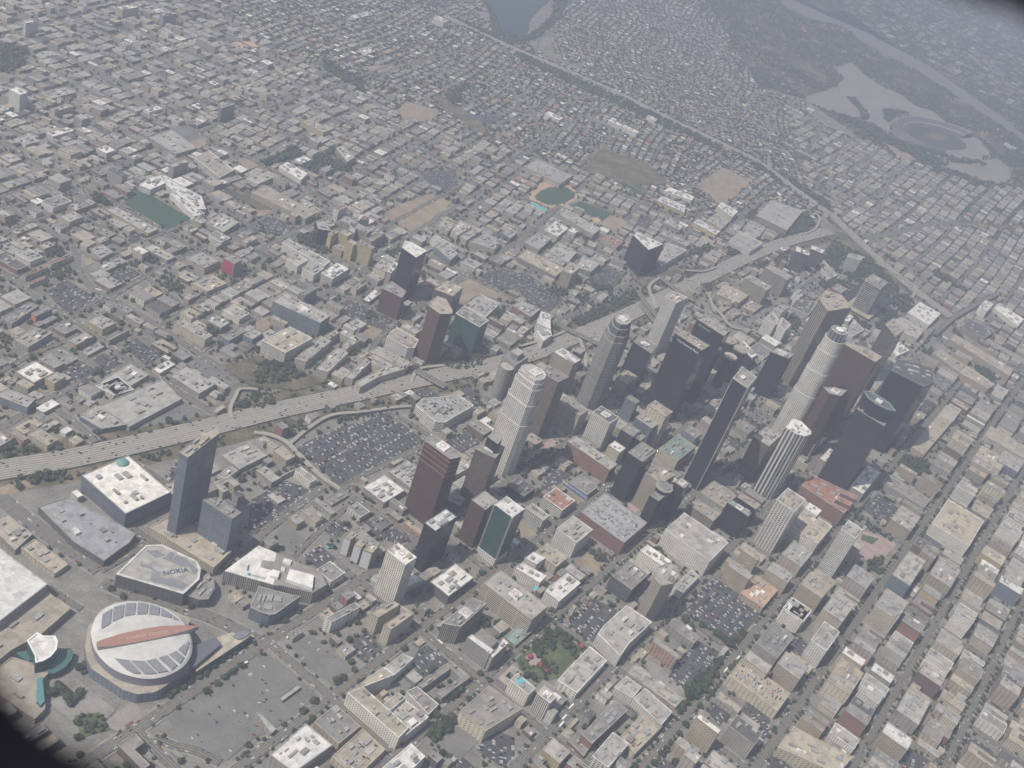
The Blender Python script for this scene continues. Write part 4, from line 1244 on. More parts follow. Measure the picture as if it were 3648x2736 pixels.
# --- tiered curved white tower
def circ_(x, y, r, n): return [(x+r*math.cos(2*math.pi*k/n), y+r*math.sin(2*math.pi*k/n)) for k in range(n)]
def tiers(name, label, anchor, levels, st, cat='office tower', cap='L', rimmat=None):
    """levels: (polygon, z0, z1) from bottom to top"""
    c = centroid(levels[-1][0]); root, o = newroot(name, c, label, cat, anchor, levels[-1][2], levels[0][0])
    for i, (P, z0, z1) in enumerate(levels):
        a = Acc(); a.prism(P, z0, z1, facade(st[i] if isinstance(st, list) else st), roofm(cap)); a.build('shaft', root, o)
        parapet_mesh(P, z1, .8, 1.6, rimmat or roofm('W')).build('rim', root, o)
    BLDS.append(dict(root=root, c=c, h=levels[-1][2], st='gw', rf=cap, label=label, poly=levels[0][0], area=area(levels[0][0])))
    return root, o, c
cap = px('E', '437,215 445,180 490,158 545,158 600,178 660,210 710,250 728,285 722,315 700,335 655,348 610,345 560,310 500,265', 221)
cc = centroid(cap)
lower = px('E', '398,250 405,222 440,200 728,325 738,345 700,375 620,392 575,380 480,315', 208)
s2 = scale_poly(cap, 1.13, cc)
def grow(P, k, dx, dy):
    c_ = centroid(P); return [(c_[0]+(p[0]-c_[0])*k+dx, c_[1]+(p[1]-c_[1])*k+dy) for p in P]
root, o, c = tiers('curved_office_tower', 'tall curved white office tower with crescent ledges and a roof helipad', 'the curved white tower',
    [(grow(cap, 1.36, 0, 0), 0, 120), (grow(cap, 1.27, 0, 0), 120, 165), (grow(cap, 1.18, 0, 0), 165, 200), (grow(cap, 1.08, 0, 0), 200, 212), (cap, 212, 221)], 'hw')
helipad(root, o, c[0]+1, c[1], 221.5, 9, AZD+.1)
# --- round stepped crown tower
def circ(x, y, r, n=28, sq=0.0, az=0.0):
    out = []
    for k in range(n):
        t = 2*math.pi*k/n; q = r*(1+sq*math.cos(4*(t-az))); out.append((x+q*math.cos(t), y+q*math.sin(t)))
    return out
x, y = W('G', 1238, 300, 302)
tq = AZD
root, o, c = tiers('round_office_tower', 'tallest tower, round and white with stepped ledges and a glass crown', 'the tall round white tower',
    [(circ(x, y, 29, 28, .09, .12), 0, 140), (circ(x, y, 27, 28, .09, .12), 140, 200), (circ(x, y, 25, 28, .09, .12), 200, 250), (circ(x, y, 23, 28, .04, .12), 250, 280), (circ(x, y, 17.5), 280, 300)], ['hw', 'hw', 'hw', 'hw', 'xu'], cap='G')
a = Acc(); a.prism(circ(x, y, 9), 300, 303, METAL, WHITE); a.build('helipad', root, o)
for t in range(12):
    tt = 2*math.pi*t/12; a = Acc(); a.prism(rot_rect(x+17.6*math.cos(tt), y+17.6*math.sin(tt), 1.6, 1.6, tt), 280, 302, METAL, METAL); a.build('crown_fin', root, o)
# --- slanted black tower with white corner lines
q = [W('A', 372, 85, 262), W('A', 432, 12, 262), W('A', 525, 80, 262), W('A', 465, 152, 262)]
q = ccw(q); c = centroid(q); root, o = newroot('black_office_tower', c, 'very tall black glass tower with white corner lines and pale flat roof', 'office tower', 'the tall black tower', 262, q)
a = Acc(); a.prism(q, 0, 262, facade('xk'), roofm('G')); a.build('walls', root, o)
parapet_mesh(q, 262, 3, 1.5, roofm('L')).build('parapet', root, o)
for p in q:
    d = (c[0]-p[0], c[1]-p[1]); l = math.hypot(*d); a = Acc(); a.prism(rot_rect(p[0]+d[0]/l*.4, p[1]+d[1]/l*.4, 1.5, 1.5, AZD), 0, 263, roofm('L'), WHITE); a.build('corner_pier', root, o)
a = Acc(); a.prism(rot_rect(c[0]-6, c[1]-4, 14, 9, AZD), 262, 266, METAL, roofm('W')); a.build('rooftop_unit', root, o)
BLDS.append(dict(root=root, c=c, h=262, st='xk', rf='G', label='x', poly=q, area=area(q)))
# --- copper octagonal tower
q = px('12', '885,1078 915,1052 958,1045 1005,1062 1032,1095 1028,1130 990,1152 940,1148 900,1120', 218)
root, o, c = tiers('octagonal_office_tower', 'tall brown and pale banded tower with teal glass centre and octagonal crown', 'the octagonal crown tower',
    [(scale_poly(q, 1.52), 0, 178), (scale_poly(q, 1.36), 178, 192), (scale_poly(q, 1.18), 192, 207), (q, 207, 218)], ['bg', 'bg', 'xu', 'xu'], rimmat=roofm('B'))
helipad(root, o, c[0], c[1], 218, 8)
# --- maroon tower with pad
q = px('21', '1460,490 1478,462 1530,440 1770,600 1775,630 1680,652', 157)
root, o = building(q, 157, 'hm', 'G', 'tall maroon granite tower with curved top and pink-marked helipad', 'the maroon granite tower', units=2, seed=77)
c = centroid(q); helipad(root, o, c[0], c[1]+3, 157, 9)
for z in (118, 129, 140, 150): parapet_mesh(inset(q, -.5), z, .8, 1.0, plain('red_granite', (.27, .15, .125))).build('ledge', root, o)
b = [b_ for b_ in BLDS if b_['label'] and 'teal glass residential' in b_['label']][0]
for p in b['poly']:
    a = Acc(); k_ = .93; a.prism(rot_rect(b['c'][0]+(p[0]-b['c'][0])*.97, b['c'][1]+(p[1]-b['c'][1])*.97, 3, 3, AZD), 14, 112, facade('bg'), roofm('W')); a.build('balcony_stack', b['root'], (*b['c'], 0))
# --- grey tower with a bulging round bay
q = px('E', '228,62 350,-25 532,75 385,168', 88); root, o = building(q, 88, 'hg', 'G', 'grey office tower with a round bulging bay left of the curved white tower', 'the bulging grey tower', units=0)
x, y = W('E', 285, 178, 80); a = Acc(); a.prism(circ_(x, y, 14, 22), 0, 80, facade('hg'), roofm('L')); a.build('round_bay', root, o)
a = Acc(); a.prism(px('E', '330,10 400,-40 480,10 415,60', 100), 88, 100, facade('hg'), roofm('L')); a.build('upper_box', root, o)
# --- brown stone tower with shoulders
q = px('21', '1895,560 1985,470 2150,545 2065,645', 128); building(q, 128, 'hs', 'G', 'dark brown dotted tower with stepped shoulders and a grey helipad', 'the stepped brown tower', units=0)
BLDS[-1]['label'] += ' beside the curved white tower'; BLDS[-1]['root']['label'] = 'dark brown tower with stepped shoulders beside the curved white tower'
a = Acc(); q2 = px('21', '2000,455 2040,415 2130,470 2090,520', 150); a.prism(q2, 128, 150, facade('xk'), roofm('L')); a.build('upper_shaft', BLDS[-1]['root'], (*centroid(q), 0))
# --- hotel tower and slab
q = px('20', '1548,592 1760,425 1862,365 1892,430 1625,636', 176); building(q, 176, 'bu', 'T', 'tall thin blue glass hotel tower nearest the freeway', 'the blue hotel tower', units=6, seed=3)
r0, o0 = BLDS[-1]['root'], (*BLDS[-1]['c'], 0); x, y = W('20', 1748, 460, 178); a = Acc(); a.prism(circ(x, y, 9, 20), 174, 180, METAL, roofm('T')); a.build('round_deck', r0, o0)
q = px('20', '1752,1002 1832,948 2086,1112 2008,1167', 88); building(q, 88, 'bu', 'G', 'lower blue glass hotel slab attached to the thin tower', 'the lower hotel slab', units=6, seed=4)
# --- glass drum hotel with round towers
DG = facade('xk'); cs = [W('12', 1890, 1415, 105), W('12', 1972, 1350, 105), W('12', 1890, 1280, 105), W('12', 2015, 1440, 105)]
cx_, cy_ = (cs[0][0]+cs[1][0])/2+4, (cs[0][1]+cs[2][1])/2
root, o = newroot('round_glass_hotel', (cx_, cy_), 'hotel of dark mirrored cylinders with pale saucer roofs', 'hotel', 'the cylinder hotel', 105)
for p in cs[:3]+[(cx_+12, cy_-6)]:
    hh = 105 if p in cs else 112
    a = Acc(); a.prism(circ(*p, 13, 24), 20, hh-4, DG, None); cyl = a.build('round_tower', root, o)
    a = Acc(); a.prism(circ(*p, 15.5, 24), hh-4, hh, roofm('E'), roofm('E')); a.prism(circ(*p, 7, 16), hh, hh+2, METAL, roofm('T')); a.build('saucer_roof', root, o)
q = rot_rect(cx_, cy_, 80, 75, AZD); a = Acc(); a.prism(q, 0, 22, facade('pw'), roofm('E')); a.build('podium', root, o); stamp(q, 1)
# --- glass boat top on the blue-black tower
q = px('G', '1510,1000 1580,1008 1700,1068 1800,1140 1862,1222 1780,1205 1640,1135 1550,1065', 226)
bb = [b for b in BLDS if b['label'] and 'boat-shaped' in b['label']][0]
a = Acc(); a.prism(q, 190, 226, facade('xk'), roofm('D')); a.build('boat_crown', bb['root'], (*bb['c'], 0))
parapet_mesh(q, 226, 1.2, 3, plain('teal_rim', (.25, .33, .34))).build('crown_rim', bb['root'], (*bb['c'], 0))
c = centroid(q); helipad(bb['root'], (*bb['c'], 0), c[0], c[1], 226, 7)
# ledges of the dark blue tower
bb = [b for b in BLDS if b['label'] and 'dark blue glass tower' in b['label']][0]
# --- round turret of the dark hotel
x, y = W('22', 1318, 885, 86); a = Acc(); bb = [b for b in BLDS if b['label'] and 'dark hotel block' in b['label']][0]
a.prism(circ(x, y, 14, 24), 0, 84, facade('xk'), roofm('G')); a.build('turret', bb['root'], (*bb['c'], 0))
a = Acc(); a.prism(circ(x, y, 17, 24), 84, 86, roofm('T'), roofm('T')); a.prism(circ(x, y, 12, 24), 86, 89, METAL, roofm('G')); a.build('turret_roof', bb['root'], (*bb['c'], 0))
# --- green-domed drum on the office block
x, y = W('20', 1062, 665, 36); bb = [b for b in BLDS if b['label'] and 'long glass office block' in b['label']][0]; ob_ = (*bb['c'], 0)
a = Acc(); a.prism(circ(x, y, 9.5, 20), 0, 33, facade('bu'), None); a.build('drum', bb['root'], ob_)
a = Acc(); dm = plain('patina_dome', (.14, .33, .31), .6)
for i in range(5):
    r1, r2 = 9.5*math.cos(i*.3), 9.5*math.cos((i+1)*.3) if i < 4 else 0.4
    z1, z2 = 33+5*math.sin(i*.3), 33+5*math.sin((i+1)*.3)
    A_, B_ = circ(x, y, r1, 20), circ(x, y, max(r2, .4), 20)
    for k in range(20): j = (k+1) % 20; a.poly([(*A_[k], z1), (*A_[j], z1), (*B_[j], z2), (*B_[k], z2)], dm)
a.build('dome', bb['root'], ob_)
# --- convention hall: huge white roof at the left edge, and its glass pavilion
q = px('F', '-160,1150 -40,1150 0,1183 104,1262 0,1342 -90,1400 -200,1380', 26)
root, o = building(q, 26, 'pg', 'W', 'huge plain white exhibition hall roof cut by the left edge', 'the white exhibition hall', units=0)
q = px('30', '-100,540 0,440 400,130 610,280 360,500 100,640 0,720', 12); building(q, 12, 'pt', 'T', 'flat beige exhibition annex between the white roof and the green pavilion', 'the beige annex', units=3)
q = px('30', '-100,860 100,700 300,760 430,830 380,880 390,1150 300,1240 -60,1000', 10); building(q, 10, 'pt', 'T', 'low beige terrace roof below the green glass pavilion', units=2)
q = px('30', '232,560 320,490 372,520 480,522 500,570 490,640 440,700 370,740 305,755 300,690', 30); c = centroid(q)
root, o = newroot('glass_pavilion', c, 'green glass convention pavilion with a quarter-round tower', 'pavilion', 'the green glass pavilion', 30, q)
a = Acc(); a.prism(q, 0, 30, facade('bn'), roofm('W')); a.build('tower', root, o); parapet_mesh(q, 30, 2, 1.5, WHITE).build('parapet', root, o)
q = px('30', '400,790 420,840 470,840 560,790 620,720 635,650 600,630 510,640 490,700 440,750', 12); a = Acc(); a.prism(q, 0, 12, facade('xn'), plain('green_glass_roof', (.07, .16, .15), .2)); a.build('glass_wing', root, o)
q = px('30', '320,880 365,870 385,1080 350,1120 315,1080', 14); a = Acc(); a.prism(q, 0, 14, facade('xn'), plain('teal_glass_roof', (.10, .27, .28), .3)); a.build('glass_vault', root, o)
q = px('30', '135,660 200,650 300,700 240,740', 10); a = Acc(); a.prism(q, 0, 10, facade('xn'), plain('green_glass_roof', (.07, .16, .15), .2)); a.build('glass_link', root, o)
# --- murals hotel: three fins
for i, s in enumerate(('762,1322 830,1265 880,1300 822,1345', '850,1385 905,1335 965,1362 915,1410', '925,1432 985,1375 1062,1402 1005,1462')):
    q = px('21', s, 40); lb = ('left', 'middle', 'right')[i]+' fin of the hotel with tall wall pictures'
    r_, o_ = building(q, 40, 'gt', 'T', lb, 'the '+('left', 'middle', 'right')[i]+' mural fin', units=1, seed=i)
    qq = ccw(q); best = None
    for k in range(len(qq)):
        A_, B_ = qq[k], qq[(k+1) % len(qq)]; nx, ny = B_[1]-A_[1], -(B_[0]-A_[0]); l = math.hypot(nx, ny); dd = (nx*CAM[0]-nx*A_[0]+ny*CAM[1]-ny*A_[1])/l/dist(*A_)
        sc = dd if (nx/l)*math.sin(AZD+math.pi)+(ny/l)*math.cos(AZD+math.pi) > .7 else -1
        if best is None or sc > best[0]: best = (sc, A_, B_, (nx/l, ny/l))
    _, A_, B_, nn = best; a = Acc(); e = .4
    w_ = plain('mural_white', (.62, .62, .64), .7, 0, .1)
    f = lambda t, z: (A_[0]+(B_[0]-A_[0])*t+nn[0]*e, A_[1]+(B_[1]-A_[1])*t+nn[1]*e, z)
    a.poly([f(.03, 3), f(.97, 3), f(.97, 38), f(.03, 38)], w_); mu = a.build('wall_picture', r_, o_)
    r2 = random.Random(40+i)
    a = Acc(); e = .55
    for k in range(9):
        t, z = r2.uniform(.15, .7), r2.uniform(5, 26); ww, hh_ = r2.uniform(.08, .25), r2.uniform(2, 6)
        mt = plain('mural_'+('crimson', 'navy', 'ochre')[k % 3], ((.38, .10, .13), (.06, .06, .12), (.42, .30, .18))[k % 3]); e += .02
        a.poly([f(t, z), f(t+ww, z+r2.uniform(-1, 1)), f(t+ww*.8, z+hh_), f(t-.03, z+hh_*.8)], mt)
    a.build('picture_pattern', mu); 
# --- lettering and banner
def face_of(b, az_n):
    qq = ccw(b['poly']); best = None
    for k in range(len(qq)):
        A_, B_ = qq[k], qq[(k+1) % len(qq)]; nx, ny = B_[1]-A_[1], -(B_[0]-A_[0]); l = math.hypot(nx, ny)
        sc = (nx/l*math.sin(az_n)+ny/l*math.cos(az_n))*l**.3
        if best is None or sc > best[0]: best = (sc, A_, B_, (nx/l, ny/l))
    return best[1:]
def wall_text(key, s, size, dz, mat, t0=.5, az_n=AZD+math.pi, name='lettering'):
    b = [q for q in BLDS if q['label'] and key in q['label']][0]; A_, B_, nn = face_of(b, az_n); c = b['c']
    x, y = A_[0]+(B_[0]-A_[0])*t0+nn[0]*.4, A_[1]+(B_[1]-A_[1])*t0+nn[1]*.4
    return textmesh(s, size, name, mat, b['root'], (x-c[0], y-c[1], b['h']-dz), (B_[0]-A_[0], B_[1]-A_[1], 0), (0, 0, 1)), b, A_, B_, nn
LETW = plain('white_lettering', (.75, .77, .80), .6, 0, .05)
wall_text('broad black tower with pale lettering', 'City National Bank', 7.2, 9, LETW, .55)
wall_text('broad black tower behind', 'Paul Hastings', 5.8, 8, plain('cream_lettering', (.50, .48, .38), .6, 0, .05), .33)
b = [q for q in BLDS if q['label'] and 'long blue banner' in q['label']][0]; A_, B_, nn = face_of(b, AZD+math.pi)
a = Acc(); f = lambda t, z, e=.4: (A_[0]+(B_[0]-A_[0])*t+nn[0]*e, A_[1]+(B_[1]-A_[1])*t+nn[1]*e, z)
a.poly([f(.0, 2), f(.98, 2), f(.98, 13.5), f(.0, 13.5)], plain('blue_banner', (.07, .13, .33), .6)); bn = a.build('banner', b['root'], (*b['c'], 0))
o2, *_ = wall_text('long blue banner', 'MANNYWOOD', 8.5, 6.2, LETW, .42); 
o2.location.x += nn[0]*.4; o2.location.y += nn[1]*.4
b = [q for q in BLDS if q['label'] and 'red mural panel' in q['label']][0]; A_, B_, nn = face_of(b, AZW+math.pi)
a = Acc(); a.poly([f(.04, 4), f(.9, 4), f(.9, 34), f(.04, 34)], plain('mural_red', (.42, .05, .09), .6)); a.build('mural_panel', b['root'], (*b['c'], 0))
b = [q for q in BLDS if q['label'] and 'orange end panel' in q['label']][0]; A_, B_, nn = face_of(b, AZW+math.pi)
a = Acc(); a.poly([f(.1, 2), f(.9, 2), f(.9, 17), f(.1, 17)], plain('orange_panel', (.62, .24, .10), .6)); a.build('end_panel', b['root'], (*b['c'], 0))
# --- utility headquarters on its dark pool platform
q = px('13', '640,905 800,780 1080,935 880,1090', 6); root, o = building(q, 6, 'pd', 'K', 'dark reflecting platform around the banded office tower', 'the dark platform', units=0, par=False, name='stone_platform', cat='platform')
q = px('13', '865,775 895,705 1040,775 945,850', 100); c = centroid(q); q = rot_rect(c[0], c[1], 62, 52, AZD)
root, o = newroot('banded_office_tower', c, 'banded office tower standing on a dark square pool', 'office tower', 'the banded pool tower', 100)
for k in range(15):
    a = Acc(); z = 12+k*6; a.prism(q, z, z+1.6, roofm('L'), roofm('L')); a.build('floor_slab', root, o)
a = Acc(); a.prism(inset(q, 4), 6, 98, facade('xk'), None); a.build('glass_core', root, o)
a = Acc(); a.prism(q, 98, 104, roofm('L'), roofm('G')); a.prism(rot_rect(*c, 30, 20, AZD), 104, 110, roofm('L'), roofm('L')); a.build('roof', root, o)
a = Acc(); a.prism(rot_rect(*c, 92, 80, AZD), 6, 10, roofm('E'), roofm('E')); a.build('plinth', root, o); stamp(rot_rect(*c, 130, 120, AZD), 1)
# --- ball stadium bowl
cS = W('03', 1480, 1180, 12); fS, gS = frame(0, cS)
ax = W('03', 2000, 1480, 12); axn = (ax[0]-cS[0], ax[1]-cS[1]); La = math.hypot(*axn)*.62; azs = math.atan2(axn[0], axn[1]); fS, gS = frame(azs, cS)
sidept = W('03', 1600, 960, 12); Lb = abs(gS(*sidept)[1])*.62
STAD_TREES = []
root, o = newroot('ball_stadium', cS, 'oval ball stadium bowl inside the huge pale car park', 'stadium', 'the ball stadium', 30)
def oval(k, z): return [(*fS(La*k*math.cos(t*2*math.pi/40), Lb*k*math.sin(t*2*math.pi/40)), z) for t in range(40)]
SEAT = [plain('stadium_seats_blue', (.09, .095, .10)), plain('stadium_seats_tan', (.12, .118, .11)), plain('stadium_rim', (.33, .32, .30))]
for i, (k1, z1, k2, z2, mt) in enumerate(((.55, 2, .68, 12, SEAT[0]), (.68, 12, .70, 15, SEAT[2]), (.70, 15, .84, 26, SEAT[1]), (.84, 26, .86, 28, SEAT[2]), (.86, 28, .92, 0, SEAT[1]))):
    a = Acc(); A_, B_ = oval(k1, z1), oval(k2, z2)
    for t in range(4, 30):
        a.poly([A_[t], A_[t+1] if t < 39 else A_[0], B_[t+1] if t < 39 else B_[0], B_[t]], mt)
    a.build('seating_tier', root, o)
a = Acc(); a.poly([(p[0], p[1], 1.5) for p in oval(.55, 0)], plain('stadium_field', (.055, .065, .05), .9)); a.build('playing_field', root, o)
a = Acc(); a.poly([(*fS(-La*.3, -Lb*.15), 1.7), (*fS(-La*.05, -Lb*.3), 1.7), (*fS(La*.1, 0), 1.7), (*fS(-La*.12, Lb*.25), 1.7)], plain('infield_clay', (.16, .13, .10), .9)); a.build('infield', root, o)
for t in range(60):
    k_ = 1.0+.09*random.Random(t).random(); th = math.pi*(.95+1.0*t/60); STAD_TREES.append(fS(La*k_*math.cos(th), Lb*k_*math.sin(th)))
a = Acc(); a.poly([(*p[:2], .9) for p in oval(1.02, 0)], SCRUB); tag(a.build('stadium_bank'), kind='structure')
stamp([p[:2] for p in oval(.95, 0)], 3)
# --- running track around the green field
q = px('12', '150,30 195,-40 300,-90 470,-70 560,10 560,60 440,125 330,138 220,110 150,60', 0)
a = Acc(); a.poly([(*p, .55) for p in smooth_line(ccw(q)+[ccw(q)[0]], 4)[:-1]], plain('track_surface', (.45, .33, .22), .9)); tag(a.build('running_track'), kind='structure'); stamp(q, 3)
q = px('12', '145,105 170,88 300,150 290,170', 8); building(q, 8, 'pw', 'N', 'turquoise-roofed stand beside the running track', 'the turquoise stand', units=0)
BLDS[-1]['root'].children[1].data.materials[0] = plain('turquoise_roof', (.10, .42, .45))
# pools
def pool(v, x, y, sx, sy, z, az, lab):
    X_, Y_ = W(v, x, y, z); a = Acc(); a.prism(rot_rect(X_, Y_, sx, sy, az), z-.5, z, WHITE, POOL); o_ = a.build('swimming_pool'); tag(o_, lab, 'pool', 'swimming pools')
pool('32', 210, 105, 12, 6, 12, AZD, 'turquoise pool in the courtyard of the white courtyard flats')
pool('32', 72, 912, 14, 9, 30, AZD, 'turquoise rooftop pool beside the green park')
pool('31', 2150, 385, 14, 9, 1, AZD, 'turquoise pool in the garden right of the slab with a helipad')
pool('21', 645, 1402, 12, 5, 4, AZD+.5, 'turquoise pool left of the mural fins')
pool('11', 535, 1480, 12, 6, 2, AZW, 'turquoise pool inside the stepped courtyard flats')
pool('11', 1165, 820, 14, 7, 62, AZW, 'turquoise roof pool at the foot of the black triangular tower')
# --- black triangular tower on its red podium
q = px('11', '1290,425 1345,440 1470,510 1385,568 1330,490', 118); c = centroid(q)
root, o = newroot('triangular_tower', c, 'dark glass tower with a white triangular roof rising beside a maroon block', 'apartment tower', 'the black triangular tower', 118, q)
q2 = px('11', '1275,445 1300,430 1475,512 1478,530 1390,580 1210,760', 112)
a = Acc(); a.prism(px('11', '1262,480 1290,425 1345,440 1475,512 1385,568', 117), 0, 117, facade('xk'), roofm('W')); a.build('shaft', root, o)
parapet_mesh(px('11', '1262,480 1290,425 1345,440 1475,512 1385,568', 117), 117, 1.5, 1.5, WHITE).build('parapet', root, o)
helipad(root, o, c[0], c[1], 117, 6, AZW)
q = px('11', '1085,835 1165,775 1285,900 1262,900', 60); building(px('11', '1088,832 1170,770 1300,860 1262,915', 60), 60, 'gm', 'G', 'maroon tiled podium block in front of the black triangular tower', 'the maroon podium block', units=2)
# --- brown chamfered tower
q = px('11', '1492,985 1505,945 1570,900 1640,925 1702,1030 1688,1055 1592,1056', 128); r_, o_ = building(q, 128, 'gm', 'T', 'brown chamfered office tower beside the freeway bridge', 'the brown chamfered tower', units=1)
# ---------------------------------------------------------------- ordinary city blocks
GEN = []      # (score, poly, h, st, rf, kind)
TREES_ = []   # (x, y, r)
CARS = []     # (x, y, z, az, colour index, street?)
frnd = random.Random(11)
STY_URB = [('pg', 'L'), ('pg', 'G'), ('gw', 'L'), ('gt', 'T'), ('gc', 'L'), ('pt', 'G'), ('gg', 'G'), ('pw', 'G'), ('pr', 'G'), ('gr', 'G'), ('pc', 'T'), ('gs', 'G'), ('pp', 'L'), ('gy', 'L'), ('bw', 'L'), ('pd', 'G'), ('gg', 'T'), ('pt', 'T'), ('pt', 'L'), ('gt', 'G'), ('pg', 'D'), ('gc', 'T'), ('gs', 'T'), ('pt', 'G'), ('pg', 'W'), ('gt', 'L')]
def free(poly, thr=0.0):
    c = centroid(poly); n = len(poly); tot = bad = 0
    for p in poly:
        for t in (0, .5, .92):
            tot += 1; bad += occ_at(c[0]+(p[0]-c[0])*t, c[1]+(p[1]-c[1])*t) != 0
    for i in range(n):
        a, b = poly[i], poly[(i+1) % n]; m_ = ((a[0]+b[0])/2, (a[1]+b[1])/2)
        for t in (.5, .92): tot += 1; bad += occ_at(c[0]+(m_[0]-c[0])*t, c[1]+(m_[1]-c[1])*t) != 0
    return bad/tot <= thr
def add_gen(poly, h, st, rf, kind):
    c = centroid(poly); d = dist(*c); GEN.append((math.sqrt(area(poly))*(1+h/40)/d, poly, h, st, rf, kind)); stamp(poly, 1)
def parking(poly, dens, z=.7, az=None):
    P = ccw(poly); az = lot_az(P) if az is None else az; c = centroid(P); f, g = frame(az, c); loc = [g(*p) for p in P]
    a0, a1 = min(q[0] for q in loc), max(q[0] for q in loc); b0, b1 = min(q[1] for q in loc), max(q[1] for q in loc)
    b = b0+3; row = 0
    while b < b1-2:
        a = a0+2
        bias = frnd.uniform(.5, 1.25)
        while a < a1-1:
            if frnd.random() < dens*bias:
                x, y = f(a, b)
                if inpoly(np.array(x), np.array(y), P) and (z > 2 or occ_at(x, y) in (3, 0, 4)):
                    CARS.append((x, y, z, az+math.pi/2+frnd.uniform(-.03, .03), frnd.choice(CWT), False))
            a += 2.9
        b += 5.6 if row % 2 == 0 else 11.5
        row += 1
CWT = [0]*9+[1]*7+[2]*6+[3]*5+[4]*2+[5]*2+[6]
for ln in TREES.strip().splitlines():
    v, r, sp, *q = ln.split(); P = [W(v, *p) for p in pts(' '.join(q))]; keep = OCC.copy(); stamp(P, 4); OCC[(keep != 0)] = keep[(keep != 0)]
for P, dn in LOTS: parking(P, dn, .75)
for P, h, dn in DECKCARS: parking(P, dn, h-.2)
def fill_block(f, a0, a1, b0, b1, az, prm, test):
    """lots inside one block given in frame coordinates"""
    A_, B_ = a1-a0, b1-b0
    if A_ < 25 or B_ < 25: return
    rows = max(1, round(B_/prm['depth'])); dp = B_/rows
    for r in range(rows):
        a = a0
        while a < a1-8:
            w_ = frnd.uniform(*prm['w']); w_ = min(w_, a1-a)
            if w_ < 9: break
            cx, cy_ = f(a+w_/2, b0+(r+.5)*dp)
            if test(cx, cy_) and visible(cx, cy_):
                u = frnd.random(); g_ = prm['gap']
                if u < prm['pb']:
                    ok = False
                    for k_, dx in ((1, 0), (.7, .13), (.7, -.13), (.45, .2), (.45, -.2)):
                        x_, y_ = f(a+w_/2, b0+(r+.5+dx)*dp)
                        q = rot_rect(x_, y_, max(6, w_-g_), max(6, (dp-prm.get('alley', g_))*k_*frnd.uniform(.8, 1)), az+(frnd.gauss(0, .06) if prm['kind'] == 'h' else 0))
                        if free(q): ok = True; break
                    if ok:
                        h = frnd.uniform(*prm['h']) if frnd.random() > prm['tall'][0] else frnd.uniform(*prm['tall'][1:])
                        st, rf = frnd.choice(prm['sty']); 
                        if area(q) > 500 and frnd.random() < .3 and prm['kind'] == 'b':       # L or U plan
                            loc = [(0, 0), (1, 0), (1, .38), (.42, .38), (.42, 1), (0, 1)] if frnd.random() < .5 else [(0, 0), (1, 0), (1, 1), (.66, 1), (.66, .35), (.34, .35), (.34, 1), (0, 1)]
                            q = [tuple(q[0][i]+(q[1][i]-q[0][i])*s+(q[3][i]-q[0][i])*t for i in (0, 1)) for s, t in loc]
                        add_gen(q, h, st, rf, prm['kind'])
                    elif frnd.random() < .5 and occ_at(cx, cy_) == 0: TREES_.append((cx, cy_, frnd.uniform(3, 5)))
                elif u < prm['pb']+prm['pl']:
                    q = rot_rect(cx, cy_, w_-2, dp-3, az)
                    if free(q):
                        PLOT.poly([(*p, .35+frnd.random()*.1) for p in ccw(q)], LOT if frnd.random() < .6 else ASPH)
                        stamp(q, 3); parking(q, frnd.uniform(.15, .6), .5, az)
                nt_ = prm['trees']
                for _ in range(int(nt_)+(frnd.random() < nt_ % 1)):
                    tx, ty = f(a+frnd.uniform(0, w_), b0+(r+frnd.choice((.02, .98, frnd.random())))*dp)
                    if occ_at(tx, ty) in (0,): TREES_.append((tx, ty, frnd.uniform(*prm['tr'])))
            a += w_
PLOT = Acc()
URB = dict(depth=44, w=(14, 44), gap=3, pb=.84, pl=.08, h=(4, 11), tall=(.10, 12, 23), sty=STY_URB, kind='b', trees=1.5, tr=(2.5, 4.6))
CORE = dict(depth=46, w=(13, 40), gap=.8, pb=.90, pl=.07, h=(6, 24), tall=(.2, 26, 44), alley=4.5, sty=[s for s in STY_URB if s[0][1] not in 'dsu']+[('pc', 'L'), ('gt', 'L'), ('gc', 'L'), ('pw', 'L'), ('pc', 'T'), ('gw', 'L'), ('pt', 'L'), ('pw', 'W'), ('pp', 'L'), ('gs', 'G')], kind='b', trees=.12, tr=(3, 4.5))
CIVIC = dict(URB, depth=60, w=(30, 70), pb=.5, pl=.15, h=(8, 24), trees=1.6, tr=(3.5, 5.5))
SOUTH = dict(URB, depth=44, w=(20, 46), pb=.62, pl=.25, h=(6, 18), trees=.4)
FAR = dict(depth=31, w=(12, 34), gap=2.4, pb=.84, pl=.04, h=(4, 11), tall=(.07, 12, 20), sty=STY_URB, kind='b', trees=2.2, tr=(2.8, 6.0))
HOUSE = dict(depth=25, w=(11, 21), gap=5, pb=.66, pl=.0, h=(3.4, 6.5), tall=(.06, 7, 11), sty=[('pw', 'G'), ('pt', 'G'), ('pc', 'T'), ('pg', 'G'), ('pw', 'D'), ('pp', 'T'), ('pt', 'L'), ('pg', 'W'), ('pr', 'G'), ('py', 'T'), ('pg', 'L'), ('ps', 'D'), ('pt', 'T'), ('pg', 'G'), ('ps', 'G'), ('pr', 'R')], kind='h', trees=2.9, tr=(2.6, 6.0))
